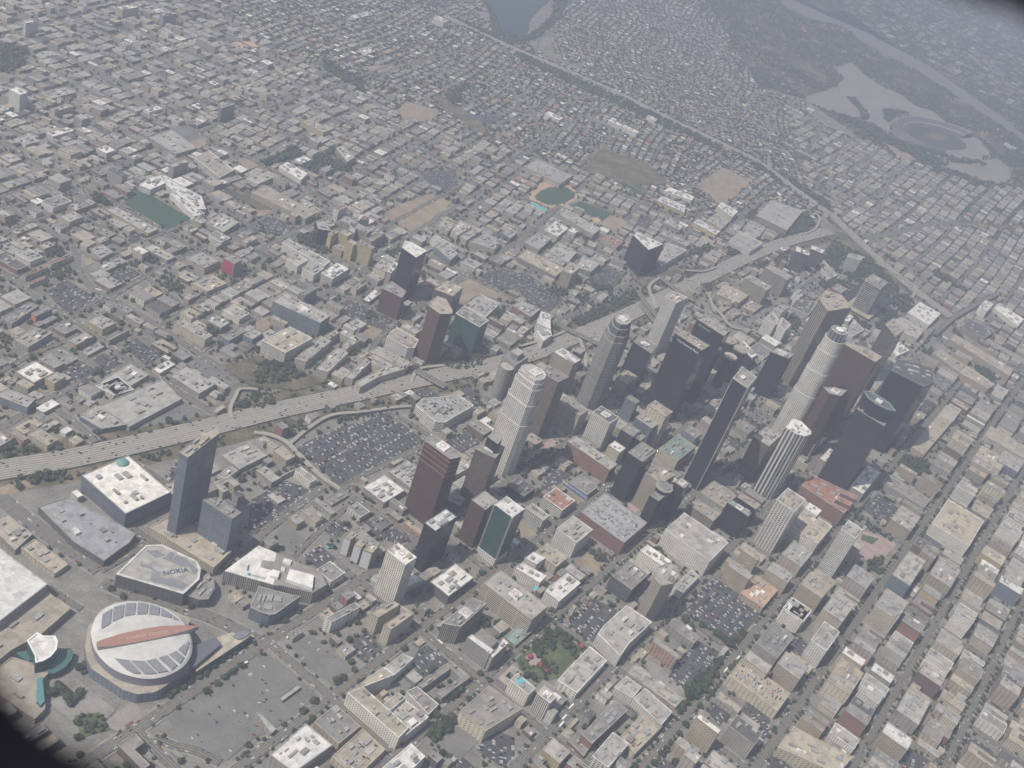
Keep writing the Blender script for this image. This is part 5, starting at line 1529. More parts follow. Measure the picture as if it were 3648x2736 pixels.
# downtown grid cells
AL = sorted(set(ALINES+[148])); 
for i in range(len(ALINES)-1):
    for j in range(len(BLINES)-1):
        a0, a1, b0, b1 = ALINES[i]+10.5, ALINES[i+1]-10.5, BLINES[j]+10, BLINES[j+1]-10
        prm = CORE if (b0 > 370 and a1 < 900 and a0 > -700) else (CIVIC if a0 > 400 else SOUTH if a1 < -150 or b0 < 250 else CORE)
        fill_block(GD, a0, a1, b0, b1, AZD, prm, lambda x, y: True)
for a0, a1, b0, b1 in ((-800, -420, -480, -145), (-400, -10, -420, -145), (10, 300, -330, -145), (-1240, -820, -420, -145), (410, 1500, -100, 240)):
    fill_block(GD, a0, a1, b0, b1, AZD, dict(SOUTH, pb=.5, pl=.3), lambda x, y: region_az(x, y) == AZD)
SMALL = dict(URB, depth=21, w=(9, 24), gap=3, pb=.42, pl=.0, h=(3, 13), tall=(.08, 14, 24), trees=1.1, tr=(2.8, 5))
for i in range(len(ALINES)-1):
    for j in range(-3, len(BLINES)-1):
        b0, b1 = (BLINES[j]+10, BLINES[j+1]-10) if j >= 0 else ((-480, -370), (-370, -260), (-260, -145))[j+3]
        if j >= 0 or ALINES[i] > -900: fill_block(GD, ALINES[i]+10.5, ALINES[i+1]-10.5, b0, b1, AZD, SMALL, lambda x, y: region_az(x, y) == AZD)
def regpoly(s): return [W('F', *p) for p in pts(s)]
def fill_region(poly, az, ab, bb, st_w, prm, dmin_street=0, o=(0, 0), warp=0):
    f_, g = frame(az, o); loc = [g(*p) for p in poly]
    f = (lambda a, b: f_(a+warp*math.sin(b/147+1.1*math.sin(a/233)), b+warp*math.sin(a/171+b/390))) if warp else f_
    a0, a1 = min(q[0] for q in loc), max(q[0] for q in loc); b0, b1 = min(q[1] for q in loc), max(q[1] for q in loc)
    test = lambda x, y: bool(inpoly(np.array(x), np.array(y), poly))
    i0, i1, j0, j1 = int(a0//ab)-1, int(a1//ab)+1, int(b0//bb)-1, int(b1//bb)+1
    for i in range(i0, i1+1):
        for j in range(j0, j1+1):
            c = f((i+.5)*ab, (j+.5)*bb)
            if not visible(*c, m=150): continue
            if warp:
                p1 = f((i+.4)*ab, (j+.5)*bb); p2 = f((i+.6)*ab, (j+.5)*bb); az = math.atan2(p2[0]-p1[0], p2[1]-p1[1])
            if not test(*c) and not any(test(*f((i+s)*ab, (j+t)*bb)) for s in (0, 1) for t in (0, 1)): continue
            far = dist(*c) > dmin_street
            ins = st_w/2+1 if far else 1
            if far and test(*c):
                for (p0, p1) in ((((i)*ab, j*bb), ((i+1)*ab, j*bb)), ((i*ab, j*bb), (i*ab, (j+1)*bb))):
                    P = [f(*p0), f(*p1)]; a_, row = strip(P, st_w*.75, 's', STM, .45+.003*((i*7+j*13) % 40))
                    mid = ((P[0][0]+P[1][0])/2, (P[0][1]+P[1][1])/2)
                    if occ_at(*mid) == 1 or (prm['kind'] == 'h' and frnd.random() < .2): continue
                    k0 = len(FARST.v); FARST.v += a_.v; FARST.f += [tuple(q+k0 for q in f_) for f_ in a_.f]; FARST.m += [FARST.mi(STM2)]*len(a_.f); FARST.uv += a_.uv
                    stamp([row[0][0][:2], row[1][0][:2], row[1][1][:2], row[0][1][:2]], 2) if occ_at(*mid) == 0 else None
            if prm['kind'] == 'h' and frnd.random() < .4:
                fr_, _q = frame(az+math.pi/2+frnd.uniform(-.12, .12), c); hb, ha = bb/2-ins, ab/2-ins
                fill_block(fr_, -hb, hb, -ha, ha, az+math.pi/2, prm, test)
            else: fill_block(f, i*ab+ins, (i+1)*ab-ins, j*bb+ins, (j+1)*bb-ins, az, prm, test)
FARST = Acc()
R_W = regpoly('-100,1030 -100,-60 330,-60 640,130 900,260 1100,330 1250,370 1500,480 1640,470 1700,500 1600,545 1250,712 1060,775 600,872 0,1000')
R_Wnear = regpoly('-100,1030 -100,300 300,330 700,400 1100,500 1350,560 1640,480 1700,500 1600,545 1250,712 1060,775 600,872 0,1000')
fill_region(R_Wnear, AZW, 126, 186, 14, URB, 1e9, (0, 0))
fill_region(R_W, math.radians(24), 118, 176, 14, FAR, 0)
fill_region(regpoly('1700,235 1900,320 2090,400 2300,430 2300,900 2060,700 1900,560 1790,470 1740,400'), math.radians(36), 100, 150, 12, dict(FAR, trees=1.3), 0, warp=5)
fill_region(regpoly('330,-60 930,-60 1060,60 1240,160 1450,260 1560,320 1400,440 1250,370 1100,330 900,260 640,130'), math.radians(22), 110, 90, 10, dict(HOUSE), 0, warp=14)
fill_region(regpoly('900,-60 1020,-60 1060,60 1120,100 1250,150 1500,270 1660,360 1790,470 1640,480 1500,480 1400,440 1500,300 1240,160'), math.radians(40), 120, 92, 10, dict(HOUSE), 0, warp=34)
fill_region(regpoly('1190,-60 1470,-60 1560,60 1640,190 1740,220 1780,330 1790,460 1690,380 1560,300 1400,220 1200,120'), math.radians(8), 105, 88, 10, dict(HOUSE, trees=2.8), 0, warp=38)
fill_region(regpoly('1740,-40 2300,-60 2300,300 2100,190 1960,110 1860,60'), math.radians(30), 190, 150, 16, dict(FAR, w=(20, 70), depth=50, trees=1.6, pb=.42, sty=[('pg', 'G'), ('pt', 'G'), ('ps', 'G'), ('pg', 'D'), ('pt', 'L')]), 0, warp=20)
tag(FARST.build('side_streets'), kind='structure'); tag(PLOT.build('parking_lot_ground'), kind='structure')
# hill woods
hp_ = regpoly('1480,-60 2300,-60 2300,450 2100,420 1990,370 1860,300 1740,215 1640,190 1560,60')
xs = [p[0] for p in hp_]; ys = [p[1] for p in hp_]
nt_ = 0; lim = 15000
for _ in range(140000):
    x, y = frnd.uniform(min(xs), max(xs)), frnd.uniform(min(ys), max(ys))
    if nt_ > lim: break
    if not visible(x, y, m=10) or occ_at(x, y) or not inpoly(np.array(x), np.array(y), hp_): continue
    s = math.sin(x*.006+2*math.sin(y*.004))*math.cos(y*.007+math.sin(x*.009))
    if s < -.42+frnd.uniform(-.3, .3): continue
    TREES_.append((x, y, frnd.uniform(4, 8.5)*(1+max(0, dist(x, y)-5500)/9000))); nt_ += 1
    if frnd.random() < .035:
        q = rot_rect(x, y, frnd.uniform(9, 16), frnd.uniform(8, 14), frnd.uniform(0, 3)); add_gen(q, frnd.uniform(4, 8), *frnd.choice(HOUSE['sty']), 'h')
for x, y in STAD_TREES: TREES_.append((x, y, frnd.uniform(7, 10)))
for P, w in FREEWAY:
    for i in range(len(P)-1):
        L = math.dist(P[i], P[i+1]); az = math.atan2(P[i+1][0]-P[i][0], P[i+1][1]-P[i][1]); f, _ = frame(az, P[i]); t = 0
        while t < L:
            for s_ in (-1, 1):
                if math.sin(t*.02+i*1.7+s_) > -.5 and frnd.random() < .62:
                    x, y = f(t, s_*(w/2+frnd.uniform(5, 28)))
                    if occ_at(x, y) in (0, 4): TREES_.append((x, y, frnd.uniform(2.5, 5)))
            t += 7
# traced tree stands
for ln in TREES.strip().splitlines():
    v, r, sp, *q = ln.split(); r, sp = float(r), float(sp); P = [W(v, *p) for p in pts(' '.join(q))]
    n = int(area(P)/sp**2*1.25); xs = [p[0] for p in P]; ys = [p[1] for p in P]; k = 0; put = []
    for _ in range(n*12):
        if k >= n: break
        x, y = frnd.uniform(min(xs), max(xs)), frnd.uniform(min(ys), max(ys))
        if inpoly(np.array(x), np.array(y), P) and occ_at(x, y) != 1 and occ_at(x, y) != 2 and all(math.dist((x, y), p) > sp*.6 for p in put[-60:]):
            put.append((x, y)); TREES_.append((x, y, r*frnd.uniform(.6, 1.15))); k += 1
# street trees on the downtown grid
def street_trees(b, a0, a1, off, pr, r):
    a = a0
    while a < a1:
        for s in (-1, 1):
            if frnd.random() < pr:
                x, y = GD(a+frnd.uniform(-2, 2), b+s*off)
                if visible(x, y) and occ_at(x, y) != 1: TREES_.append((x, y, r*frnd.uniform(.7, 1.2)))
        a += 13
for b, pr, r in ((-133, .35, 3.4), (-3, .45, 3.6), (124, .7, 4.2), (251, .5, 4), (384, .75, 4.6), (512, .6, 4.2), (630, .4, 4), (750, .8, 4.6), (870, .5, 4), (990, .3, 3.5)): street_trees(b, -1250, 1400 if b > 300 else 650, 9.5, pr, r)
for a in ALINES:
    b = -125
    while b < 1200:
        for s in (-1, 1):
            if frnd.random() < .3:
                x, y = GD(a+s*9.5, b)
                if visible(x, y) and occ_at(x, y) != 1: TREES_.append((x, y, frnd.uniform(2.6, 4.4)))
        b += 14
# plaza trees round the arena and along the boulevard
for v, s in (('30', '1460,1045 1510,1015 1580,970 1640,930 1715,885 1775,845 1850,790 1905,745 1970,700 2010,670 2090,620 2140,580'), ('30', '1090,1500 1780,1010 1880,940 1940,890 2010,840 2090,790'), ('30', '960,120 1110,95 1060,190 1190,140 1330,190 1430,210 1520,235 1650,280'), ('20', '1390,1590 110,1230 190,1290 260,1350 420,1430 520,1490')):
    for p in pts(s): x, y = W(v, *p); TREES_.append((x, y, 4.6))
# ---------------------------------------------------------------- cars on the streets
def along(P, offs, sp, pr, z):
    for i in range(len(P)-1):
        L = math.dist(P[i], P[i+1])
        if L < 1: continue
        az = math.atan2(P[i+1][0]-P[i][0], P[i+1][1]-P[i][1]); t = frnd.random()*sp
        while t < L:
            for o_ in offs:
                if frnd.random() < pr:
                    f, _ = frame(az, P[i]); x, y = f(t+frnd.uniform(-sp/2, sp/2), o_)
                    if visible(x, y, m=5): CARS.append((x, y, z, az, frnd.choice(CWT), True))
            t += sp
for P, w in FREEWAY: along(P, [k*3.7+1.85 for k in range(-int(w/7.4), int(w/7.4)) if k not in (-1, 0)], 16, .17, 3.15)
for P, w, k, nm in ROADS:
    if k == 's':
        along(P, [-5.2, -1.8, 1.8, 5.2] if w > 13 else [-3.6, 3.6], 12, .10, 1.6)
        along(P, [-w/2+1.2, w/2-1.2], 7, .28, 1.6)
# ---------------------------------------------------------------- emit cars
PAINT = [plain('car_paint_white', (.78, .78, .77), .25, 0, .03), plain('car_paint_silver', (.42, .43, .45), .25, .5, .03), plain('car_paint_black', (.025, .025, .03), .2, 0, .03), plain('car_paint_grey', (.13, .14, .15), .25, .3, .03),
         plain('car_paint_red', (.30, .03, .03), .25, 0, .03), plain('car_paint_blue', (.05, .09, .22), .25, 0, .03), plain('car_paint_gold', (.45, .36, .20), .3, .2, .03)]
CW = ['white', 'silver', 'black', 'grey', 'red', 'blue', 'gold']
CGL = plain('car_glass', (.02, .025, .03), .08, 0, 0); TYRE = plain('tyre_rubber', (.02, .02, .02), .8, 0, 0)
def car_polys(full):
    """list of (points, material slot) in local metres; y forward"""
    out = []; L2, w2 = 2.25, .9
    def ringbox(z0, z1, ya, yb, wa, yc, yd, wb, m):
        b = [(-wa, ya, z0), (wa, ya, z0), (wa, yb, z0), (-wa, yb, z0)]; t = [(-wb, yc, z1), (wb, yc, z1), (wb, yd, z1), (-wb, yd, z1)]
        for i in range(4): j = (i+1) % 4; out.append(([b[i], b[j], t[j], t[i]], m))
        out.append((t, m))
    if full:
        ringbox(.3, .62, -L2, L2, w2, -L2+.05, L2, w2, 0); ringbox(.62, .95, -L2+.05, L2, w2, -L2+.25, L2-.35, w2-.06, 0)
        ringbox(.95, 1.42, -1.75, 1.2, .82, -1.25, .35, .66, 1); out.append(([(-.66, -1.25, 1.43), (.66, -1.25, 1.43), (.66, .35, 1.43), (-.66, .35, 1.43)], 0))
        for sx in (-1, 1):
            for y in (-1.4, 1.4):
                pr = [(y+.34*math.cos(t*math.pi/4), .34+.34*math.sin(t*math.pi/4)) for t in range(8)]
                out.append(([(sx*.93, p[0], p[1]) for p in pr], 2)); out.append(([(sx*.7, p[0], p[1]) for p in pr], 2))
                for i in range(8): j = (i+1) % 8; out.append(([(sx*.7, *pr[i]), (sx*.7, *pr[j]), (sx*.93, *pr[j]), (sx*.93, *pr[i])], 2))
    else:
        ringbox(.25, .95, -L2, L2, w2, -L2+.15, L2-.2, w2-.05, 0); ringbox(.95, 1.42, -1.75, 1.2, .82, -1.25, .35, .66, 1)
        out[-1] = (out[-1][0], 0)
    return out
def land(x, y): return hill(x, y)
CARS.sort(key=lambda c: dist(c[0], c[1]))
vis = [c for c in CARS if -20 < proj(*c[:3])[0] < 3668 and -20 < proj(*c[:3])[1] < 2756]
NCAR = 290
protoC = []
for i, mt in enumerate(PAINT):
    a = Acc()
    for P, m in car_polys(True): a.poly(P, (mt, CGL, TYRE)[m])
    o_ = a.build('parked_car'); me = o_.data; bpy.data.objects.remove(o_); protoC.append(me)
lotanch = {}
def near_anchor(x, y, z=0, n=1, excl=None):
    p = proj(x, y, z); L_ = []
    for ax, ay, ah, ph, r_ in ANCH:
        if r_ is excl: continue
        q = proj(ax, ay, ah*.6); L_.append((math.dist(p, q), ph, q))
    L_.sort(key=lambda t: t[0]); return p, L_[:n]
def rel(p, q):
    dx, dy = p[0]-q[0], p[1]-q[1]
    if abs(dx) > abs(dy)*2: return 'right of' if dx > 0 else 'left of'
    if abs(dy) > abs(dx)*2: return 'in front of' if dy > 0 else 'behind'
    return ('lower ' if dy > 0 else 'upper ')+('right of' if dx > 0 else 'left of')
for c in vis[:NCAR]:
    x, y, z, az, col, st_ = c; o_ = bpy.data.objects.new('moving_car' if st_ else 'parked_car', protoC[col]); o_.location = (x, y, z); o_.rotation_euler = (0, 0, -az); link(o_)
    p, L_ = near_anchor(x, y); r_ = rel(p, L_[0][2])
    tag(o_, f'{CW[col]} car '+('on the street ' if st_ else 'parked in the lot ')+f'{r_} {L_[0][1]}', 'car', ('cars on the street ' if st_ else 'cars parked ')+f'{r_} {L_[0][1]}')
lowc = car_polys(False); cv, cf, cm = [], [], []
for x, y, z, az, col, st_ in vis[NCAR:]:
    ca, sa = math.cos(az), math.sin(az); zz = z+land(x, y)
    for P, m in lowc:
        k = len(cv); cv += [(x+q[0]*ca+q[1]*sa, y-q[0]*sa+q[1]*ca, zz+q[2]) for q in P]; cf.append((k, k+1, k+2, k+3)); cm.append(col if m == 0 else 7)
me = bpy.data.meshes.new('distant_cars'); me.from_pydata(cv, [], cf)
for mt in PAINT+[CGL]: me.materials.append(mt)
me.polygons.foreach_set('material_index', np.array(cm, dtype=np.int32)); me.update()
tag(link(bpy.data.objects.new('distant_cars', me)), 'thousands of cars in the car parks and on the freeways further off', 'cars', kind='stuff')
# buses
def bus(v, x, y, az, lab):
    X_, Y_ = W(v, x, y, 2); r_ = empty('city_bus', (X_, Y_, 1.5)); r_.rotation_euler = (0, 0, -az); tag(r_, lab, 'bus', 'buses on the streets')
    a = Acc(); a.prism([(-1.3, -6), (1.3, -6), (1.3, 6), (-1.3, 6)], .4, 3.1, WHITE, WHITE); a.build('body', r_)
    a = Acc(); a.prism([(-1.34, -5.6), (1.34, -5.6), (1.34, 6.04), (-1.34, 6.04)], 1.5, 2.4, CGL, None); a.build('windows', r_)
    for sx in (-1, 1):
        for yy in (-4, 4): a = Acc(); a.prism([(sx*1.2-.2, yy-.5), (sx*1.2+.2, yy-.5), (sx*1.2+.2, yy+.5), (sx*1.2-.2, yy+.5)], 0, .9, TYRE, TYRE); a.build('wheel', r_)
for v, x, y, az, lab in (('31', 290, 525, AZD, 'white bus at the crossing left of the red-tiled house'), ('31', 1585, 570, AZD+math.pi/2, 'white bus below the slab with a helipad'), ('30', 2110, 765, AZD, 'white bus beside the arena on the tree-lined boulevard'),
                         ('32', 450, 1225, AZD, 'white bus waiting at the crossing below the small helipad block'), ('32', 425, 1285, AZD, 'second white bus queuing below the small helipad block'), ('32', 510, 1130, AZD, 'white bus on the avenue beside the parasols'),
                         ('32', 1845, 815, AZD, 'white bus among the big trees beside the lower car park'), ('32', 1950, 712, AZD, 'white bus above the big trees near the pink balcony block'), ('10', 850, 850, AZW+1.3, 'white bus on the curved street of the low blocks')):
    bus(v, x, y, az, lab)
# ---------------------------------------------------------------- emit generic buildings
def gable(A_, q, z0, h, wall, rm, walls=True, roof=True):
    q = ccw(q)
    if len(q) != 4: A_.prism(q, z0, h, wall if walls else None, rm if roof else None); return
    if math.dist(q[0], q[1]) < math.dist(q[1], q[2]): q = q[1:]+q[:1]
    if walls: A_.prism(q, z0, h, wall, None)
    if roof:
        e = inset(q, -.5); ml, mr = ((e[3][0]+e[0][0])/2, (e[3][1]+e[0][1])/2), ((e[1][0]+e[2][0])/2, (e[1][1]+e[2][1])/2)
        c_ = centroid(e); t = .35; ml = (ml[0]+(c_[0]-ml[0])*t, ml[1]+(c_[1]-ml[1])*t, h+1.9); mr = (mr[0]+(c_[0]-mr[0])*t, mr[1]+(c_[1]-mr[1])*t, h+1.9)
        E_ = [(*p, h) for p in e]
        for P_ in ((E_[0], E_[1], mr, ml), (E_[2], E_[3], ml, mr), (E_[1], E_[2], mr), (E_[3], E_[0], ml)): A_.poly(list(P_), rm)
kcap = {'low': 300-sum(1 for b in BLDS if b['h'] < 30), 'mid': 290-sum(1 for b in BLDS if 30 <= b['h'] < 70), 'house': 290, 'flat': 290}
GEN.sort(key=lambda g: -g[0]); mass_b, mass_h = Acc(), Acc()
KN = {'h': ('house', 'house')}
for k, (sc, poly, h, st, rf, kind) in enumerate(GEN):
    c = centroid(poly); zb_ = land(*c); px_, py_ = proj(*c, h)
    inframe = -30 < px_ < 3678 and -30 < py_ < 2766
    cls = 'house' if kind == 'h' else ('mid' if h >= 30 else ('flat' if st[0] == 'g' else 'low'))
    if inframe and kcap[cls] > 0 and (cls != 'house' or dist(*c) < 9e9):
        kcap[cls] -= 1; nm, ct = {'house': ('house', 'house'), 'mid': ('mid_rise_building', 'mid-rise building'), 'flat': ('apartment_building', 'apartment building'), 'low': ('low_building', 'low building')}[cls]
        building(poly, h, st, rf, units=0 if cls == 'house' else (2 if area(poly) > 350 else 1), seed=900+k, par=cls != 'house', name=nm, cat=ct)
        if cls == 'house':
            ro = [o_ for o_ in BLDS[-1]['root'].children if o_.name.startswith('roof')][0]; bpy.data.objects.remove(ro)
            a = Acc(); gable(a, poly, 0, h, None, roofm(rf), walls=False); a.build('roof', BLDS[-1]['root'], (*BLDS[-1]['c'], 0))
        BLDS[-1]['cls'] = cls
    else:
        A_ = mass_h if kind == 'h' else mass_b
        if kind == 'h': gable(A_, poly, zb_, h+zb_, facade(st), roofm(rf))
        else: A_.prism(poly, zb_-2 if zb_ else 0, h+zb_, facade(st), roofm(rf))
        if kind != 'h' and area(poly) > 200:
            f, _ = frame(lot_az(poly), c)
            for _ in range(2):
                x, y = f(frnd.uniform(-4, 4), frnd.uniform(-4, 4)); s_ = frnd.uniform(1.5, 3); A_.prism(rot_rect(x, y, s_, s_*1.6, lot_az(poly)), h+zb_, h+zb_+1.6, None, METAL)
tag(mass_b.build('distant_low_buildings'), 'mass of low flat-roofed buildings filling the far blocks', 'buildings', kind='stuff')
tag(mass_h.build('distant_houses'), 'mass of small houses on the far residential streets', 'houses', kind='stuff')
print('GENINFO', len(GEN), 'CARS', len(CARS), len(vis), 'TREES', len(TREES_), kcap)
# ---------------------------------------------------------------- trees
def leafmat(name, c0, c1):
    m, n, p = mat_new(name); geo = nd(n, 'ShaderNodeNewGeometry'); a = noise(n, .25, 4, geo.outputs['Position']); b = noise(n, 1.4, 2, geo.outputs['Position'])
    col = ramp(n, mth(n, 'ADD', mth(n, 'MULTIPLY', a, .6), mth(n, 'MULTIPLY', b, .4)), [(.35, c0), (.65, c1)])
    n.links.new(col, p.inputs['Base Color']); p.inputs['Roughness'].default_value = .8; return m
LEAF = [leafmat('foliage_green', (.022, .04, .018), (.06, .085, .035)), leafmat('foliage_olive', (.03, .04, .022), (.075, .085, .045)), leafmat('foliage_dark', (.015, .028, .018), (.04, .055, .032))]
BLOOM = leafmat('blossom_pink', (.22, .04, .07), (.38, .10, .14)); BARK = plain('bark', (.10, .08, .06), .9)
def ico(sub):
    t = (1+5**.5)/2; v = [(-1, t, 0), (1, t, 0), (-1, -t, 0), (1, -t, 0), (0, -1, t), (0, 1, t), (0, -1, -t), (0, 1, -t), (t, 0, -1), (t, 0, 1), (-t, 0, -1), (-t, 0, 1)]
    f = [(0, 11, 5), (0, 5, 1), (0, 1, 7), (0, 7, 10), (0, 10, 11), (1, 5, 9), (5, 11, 4), (11, 10, 2), (10, 7, 6), (7, 1, 8), (3, 9, 4), (3, 4, 2), (3, 2, 6), (3, 6, 8), (3, 8, 9), (4, 9, 5), (2, 4, 11), (6, 2, 10), (8, 6, 7), (9, 8, 1)]
    v = [np.array(q)/np.linalg.norm(q) for q in v]
    for _ in range(sub):
        nf, mid = [], {}
        def mp(a, b):
            k = (min(a, b), max(a, b))
            if k not in mid: q = v[a]+v[b]; v.append(q/np.linalg.norm(q)); mid[k] = len(v)-1
            return mid[k]
        for a, b, c in f: ab, bc, ca = mp(a, b), mp(b, c), mp(c, a); nf += [(a, ab, ca), (b, bc, ab), (c, ca, bc), (ab, bc, ca)]
        f = nf
    return np.array(v), np.array(f)
IV1, IF1 = ico(1); IV0, IF0 = ico(0)
nrg = np.random.default_rng(5)
def crown(lobes, V, F, seed, leaves=0):
    r = np.random.default_rng(seed); vs, fs = [], []; k = 0
    for i in range(lobes):
        off = np.array([r.normal(0, .38), r.normal(0, .38), .95+r.normal(0, .22)]) if i else np.array([0, 0, .95]); s = r.uniform(.42, .72) if i else .72
        vv = V*(s*(1+r.uniform(-.22, .22, (len(V), 1))))*np.array([1, 1, .8])+off; vs.append(vv); fs.append(F+k); k += len(V)
    for i in range(leaves):
        d = r.normal(0, 1, 3); d /= np.linalg.norm(d); p = d*r.uniform(.75, 1.08)*np.array([1, 1, .75])+np.array([0, 0, 1.0]); a, b = r.normal(0, .13, 3), r.normal(0, .13, 3)
        vs.append(np.array([p-a, p+b, p+a])); fs.append(np.array([[k, k+1, k+2]])); k += 3
    return np.concatenate(vs), np.concatenate(fs)
TREES_ = [(x, y, r) for x, y, r in TREES_ if visible(x, y, m=4)]
TREES_.sort(key=lambda t: -t[2]/dist(t[0], t[1])); NT = 290
protoT = []
for i in range(6):
    v, f = crown(7, IV1, IF1, 100+i, 160); me = bpy.data.meshes.new('crown'); me.from_pydata(v.tolist(), [], f.tolist()); me.materials.append(LEAF[i % 3]); protoT.append(me)
v, f = crown(7, IV1, IF1, 120, 160); mbl = bpy.data.meshes.new('crown'); mbl.from_pydata(v.tolist(), [], f.tolist()); mbl.materials.append(BLOOM)
a = Acc(); a.prism(circ(0, 0, .09, 7), 0, .8, BARK, BARK); tmp = a.build('trunk'); trunk = tmp.data; bpy.data.objects.remove(tmp)
TW = ['green', 'olive', 'dark green']
def put_tree(x, y, r, me, word):
    root = empty('street_tree', (x, y, land(x, y))); root.scale = (r, r, r*1.05); root.rotation_euler = (0, 0, frnd.uniform(0, 6.28))
    o1 = bpy.data.objects.new('crown', me); link(o1, root); o2 = bpy.data.objects.new('trunk', trunk); link(o2, root)
    p, L_ = near_anchor(x, y); rl = rel(p, L_[0][2]); sz = 'large' if r > 6.5 else 'middle-sized' if r > 4.5 else 'small'
    tag(root, f'{sz} {word} tree {rl} {L_[0][1]}', 'tree', f'trees {rl} {L_[0][1]}')
for i, (x, y, r) in enumerate(TREES_[:NT]): put_tree(x, y, r, protoT[i % 6], TW[(i % 6) % 3])
for v_, x, y, r in (('32', 150, 705, 4.5), ('32', 230, 785, 4.5), ('32', 295, 828, 4.5), ('32', 590, 620, 4.5), ('32', 575, 600, 3.5)): X_, Y_ = W(v_, x, y); put_tree(X_, Y_, r, mbl, 'pink-flowering')
rest = TREES_[NT:]
lv = [crown(3, IV0, IF0, 200+i, 10) for i in range(8)]
VV, FF, MM = [], [], []; k = 0
for i, (x, y, r) in enumerate(rest):
    v, f = lv[i % 8]; t = frnd.uniform(0, 6.28); ca, sa = math.cos(t), math.sin(t)
    w_ = np.empty_like(v); w_[:, 0] = x+r*(v[:, 0]*ca-v[:, 1]*sa); w_[:, 1] = y+r*(v[:, 0]*sa+v[:, 1]*ca); w_[:, 2] = land(x, y)+r*v[:, 2]
    VV.append(w_); FF.append(f+k); MM.append(np.full(len(f), i % 3)); k += len(v)
VV, FF, MM = np.concatenate(VV), np.concatenate(FF), np.concatenate(MM)
me = bpy.data.meshes.new('distant_trees'); me.vertices.add(len(VV)); me.vertices.foreach_set('co', VV.astype(np.float32).ravel())
me.loops.add(len(FF)*3); me.loops.foreach_set('vertex_index', FF.astype(np.int32).ravel()); me.polygons.add(len(FF))
me.polygons.foreach_set('loop_start', np.arange(0, len(FF)*3, 3, dtype=np.int32))
for mt in LEAF: me.materials.append(mt)
me.polygons.foreach_set('material_index', MM.astype(np.int32)); me.update(calc_edges=True); me.validate()
tag(link(bpy.data.objects.new('distant_trees', me)), 'mass of trees in the far streets, yards and on the hills', 'trees', kind='stuff')
# ---------------------------------------------------------------- ground and hills
a = Acc(); a.poly([(*GD(-1500, -620), .03), (*GD(420, -560), .03), (*GD(1000, -330), .03), (*GD(1700, -60), .03), (*GD(1700, 1500), .03), (*GD(-1500, 1500), .03)][::-1], CITYG); tag(a.build('paved_ground'), kind='structure')
xw = Acc(); MAR = plain('brick_crossing', (.20, .10, .085), .9); LAD = plain('painted_crossing', (.36, .35, .32), .9)
for ai in ALINES:
    for bi in BLINES:
        if ai > 1200: continue
        mt = MAR if (bi < 130 and ai < -350) or (bi > 600 and ai < 420) else LAD
        if mt is LAD and (ai > 300 and bi < 300): continue
        for s in (-1, 1):
            for ca, cb, la, lb in ((ai+s*11.5, bi, 3.6, 14), (ai, bi+s*11.5, 12, 3.6)): xw.poly([(*p, 1.95) for p in ccw(rot_rect(*GD(ca, cb), la, lb, AZD))], mt)
tag(xw.build('crosswalks'), kind='structure')
GX0, GX1, GY0, GY1 = -3100, 7200, -2000, 9600
a = Acc(); a.poly([(GX0, GY0, 0), (GX1, GY0, 0), (GX1, GY1, 0), (GX0, GY1, 0)], BLOCK); tag(a.build('ground'), kind='structure')
a = Acc(); st_ = 45; cells = []
HILLM = varied('hill_scrub', [(.016, .026, .015), (.045, .045, .028), (.30, .215, .13)], .95, .006, .03)
x = 1000
while x < 6800:
    y = 1800
    while y < 8800:
        hs = [hill(x, y), hill(x+st_, y), hill(x+st_, y+st_), hill(x, y+st_)]
        if max(hs) > .01 and occ_at(x+st_/2, y+st_/2) != 3: a.poly([(x, y, hs[0]-.05), (x+st_, y, hs[1]-.05), (x+st_, y+st_, hs[2]-.05), (x, y+st_, hs[3]-.05)], HILLM)
        y += st_
    x += st_
a.poly([(x, y, .02) for x, y in ccw(hp_)], HILLM)
tag(a.build('hills'), kind='structure')
# ---------------------------------------------------------------- labels for every other building
SZ = lambda h, A_: ('tall' if h >= 60 else 'mid-height' if h >= 28 else 'low' if A_ < 1600 else 'broad low')
FW = dict(g='with small windows', b='with window bands', v='with vertical ribs', x='of dark glass', p='with plain walls', G='with big windows', V='with bold ribs')
seen = {}
for b in BLDS:
    if b['label']: seen[b['label']] = 1
for b in BLDS:
    if b['label']: continue
    p, L_ = near_anchor(*b['c'], b['h'], 4, b['root']); base_ = f"{SZ(b['h'], b['area'])} {WORD[b['st'][1]]} {b['root']['category'].split()[-1]}"
    rw = WORD[b['rf']]+' roof'
    cand = [f'{base_}, {rw}, {rel(p, l[2])} {l[1]}' for l in L_[:2]]
    cand += [f"{base_}, {rw}, {rel(p, l[2])} {l[1]}, {w_}" for l in L_[:2] for w_ in ('second one',) if 0]
    cand += [f'{WORD[b["st"][1]]} {b["root"]["category"].split()[-1]}, {rw}, between {L_[0][1]} and {L_[1][1]}', f'{WORD[b["st"][1]]} {b["root"]["category"].split()[-1]}, {rw}, between {L_[0][1]} and {L_[2][1]}', f'{WORD[b["st"][1]]} {b["root"]["category"].split()[-1]}, {rw}, between {L_[1][1]} and {L_[2][1]}']
    lab = next((c for c in cand if c not in seen and len(c.split()) <= 16), None)
    if lab is None:
        lab = cand[0] if len(cand[0].split()) <= 16 else f'{base_}, {rw}, near {L_[0][1]}'
        b['root']['group'] = lab+' group'; first = seen.get(lab)
        if first not in (None, 1): first['group'] = lab+' group'
    seen.setdefault(lab, b['root']); b['root']['label'] = lab
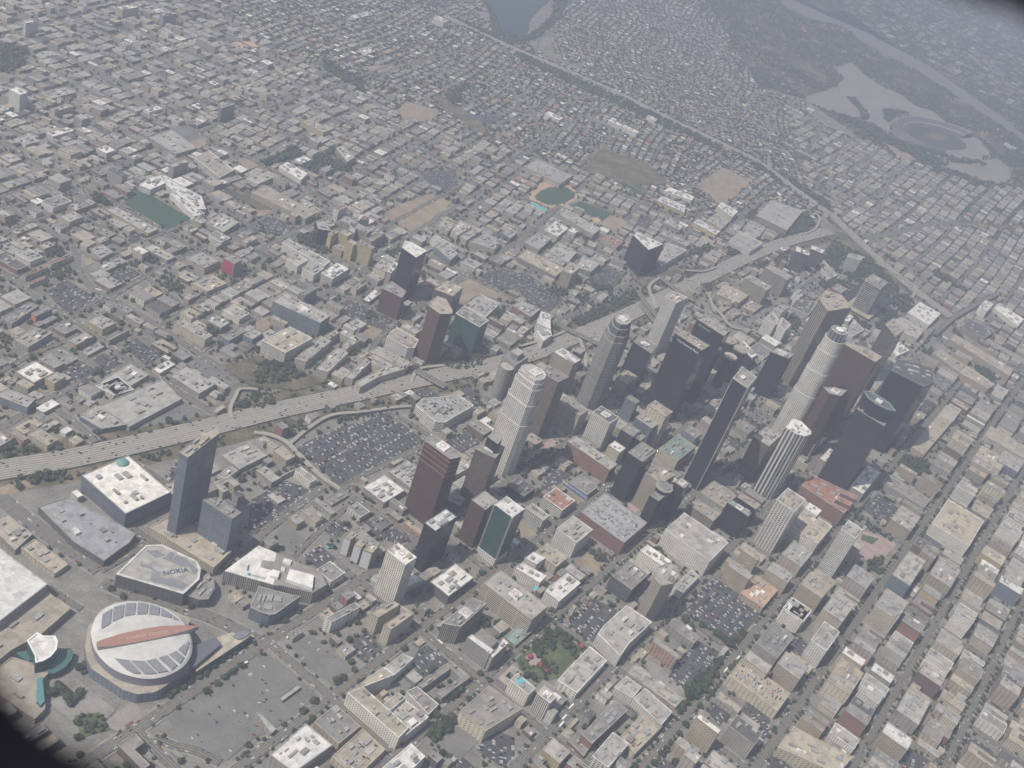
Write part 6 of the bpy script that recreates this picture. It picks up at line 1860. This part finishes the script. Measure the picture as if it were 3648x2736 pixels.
# ---------------------------------------------------------------- cabin window surround the photo was taken through
root = empty('cabin_window'); root.matrix_world = m4.copy(); tag(root, 'blurred dark rounded surround of the aircraft cabin window, lower left and upper right corners', 'window surround')
Dw = .25
prof = [(0, 0), (.004, .006), (.012, .014), (.03, .026), (.085, .034), (.10, .028), (.10, -.03), (.02, -.03), (.004, -.006)]
WP = pts('-58,1378 2,1476 38,1521 73,1561 133,1604 203,1637 322,1687 600,1780 1100,1850 1700,1860 2250,1780 2560,1500 2640,1100 2600,650 2430,220 2212,36 2160,16 2100,-2 1900,-60 1300,-170 600,-200 0,-130 -250,120 -350,550 -280,1000')
WP = smooth_line(WP[-1:]+WP+WP[:2], 5)[5:-5]
a = Acc(); N_ = len(WP); rows = []
for i in range(N_):
    p0, p1 = WP[i-1], WP[(i+1) % N_]; tx, ty = p1[0]-p0[0], -(p1[1]-p0[1]); l = math.hypot(tx, ty); nx, ny = ty/l, -tx/l
    bx_, by_ = (WP[i][0]-1106)/2363.9*Dw, -(WP[i][1]-829.5)/2363.9*Dw
    rows.append([(bx_+nx*r_, by_+ny*r_, -Dw+d_) for r_, d_ in prof])
for i in range(N_):
    A_, B_ = rows[i], rows[(i+1) % N_]
    for k in range(len(prof)): j = (k+1) % len(prof); a.poly([A_[k], A_[j], B_[j], B_[k]], FRAME_P)
o_ = a.build('surround', root, smooth=True)
# ---------------------------------------------------------------- haze
a = Acc(); bx = [(GX0-60, GY0-60), (GX1+60, GY0-60), (GX1+60, GY1+60), (GX0-60, GY1+60)]
hm = bpy.data.materials.new('haze_air'); hm.use_nodes = True; n = hm.node_tree; n.nodes.clear()
ov = n.nodes.new('ShaderNodeOutputMaterial'); pv = n.nodes.new('ShaderNodeVolumePrincipled')
pv.inputs['Color'].default_value = (.62, .675, .81, 1); pv.inputs['Density'].default_value = HAZE; pv.inputs['Anisotropy'].default_value = .25
n.links.new(pv.outputs[0], ov.inputs['Volume'])
a.prism(bx, -4, 1275, hm, hm); a.poly([(*p, -4) for p in bx[::-1]], hm)
tag(a.build('haze'), 'pale blue summer haze over the whole city', 'haze', kind='stuff')
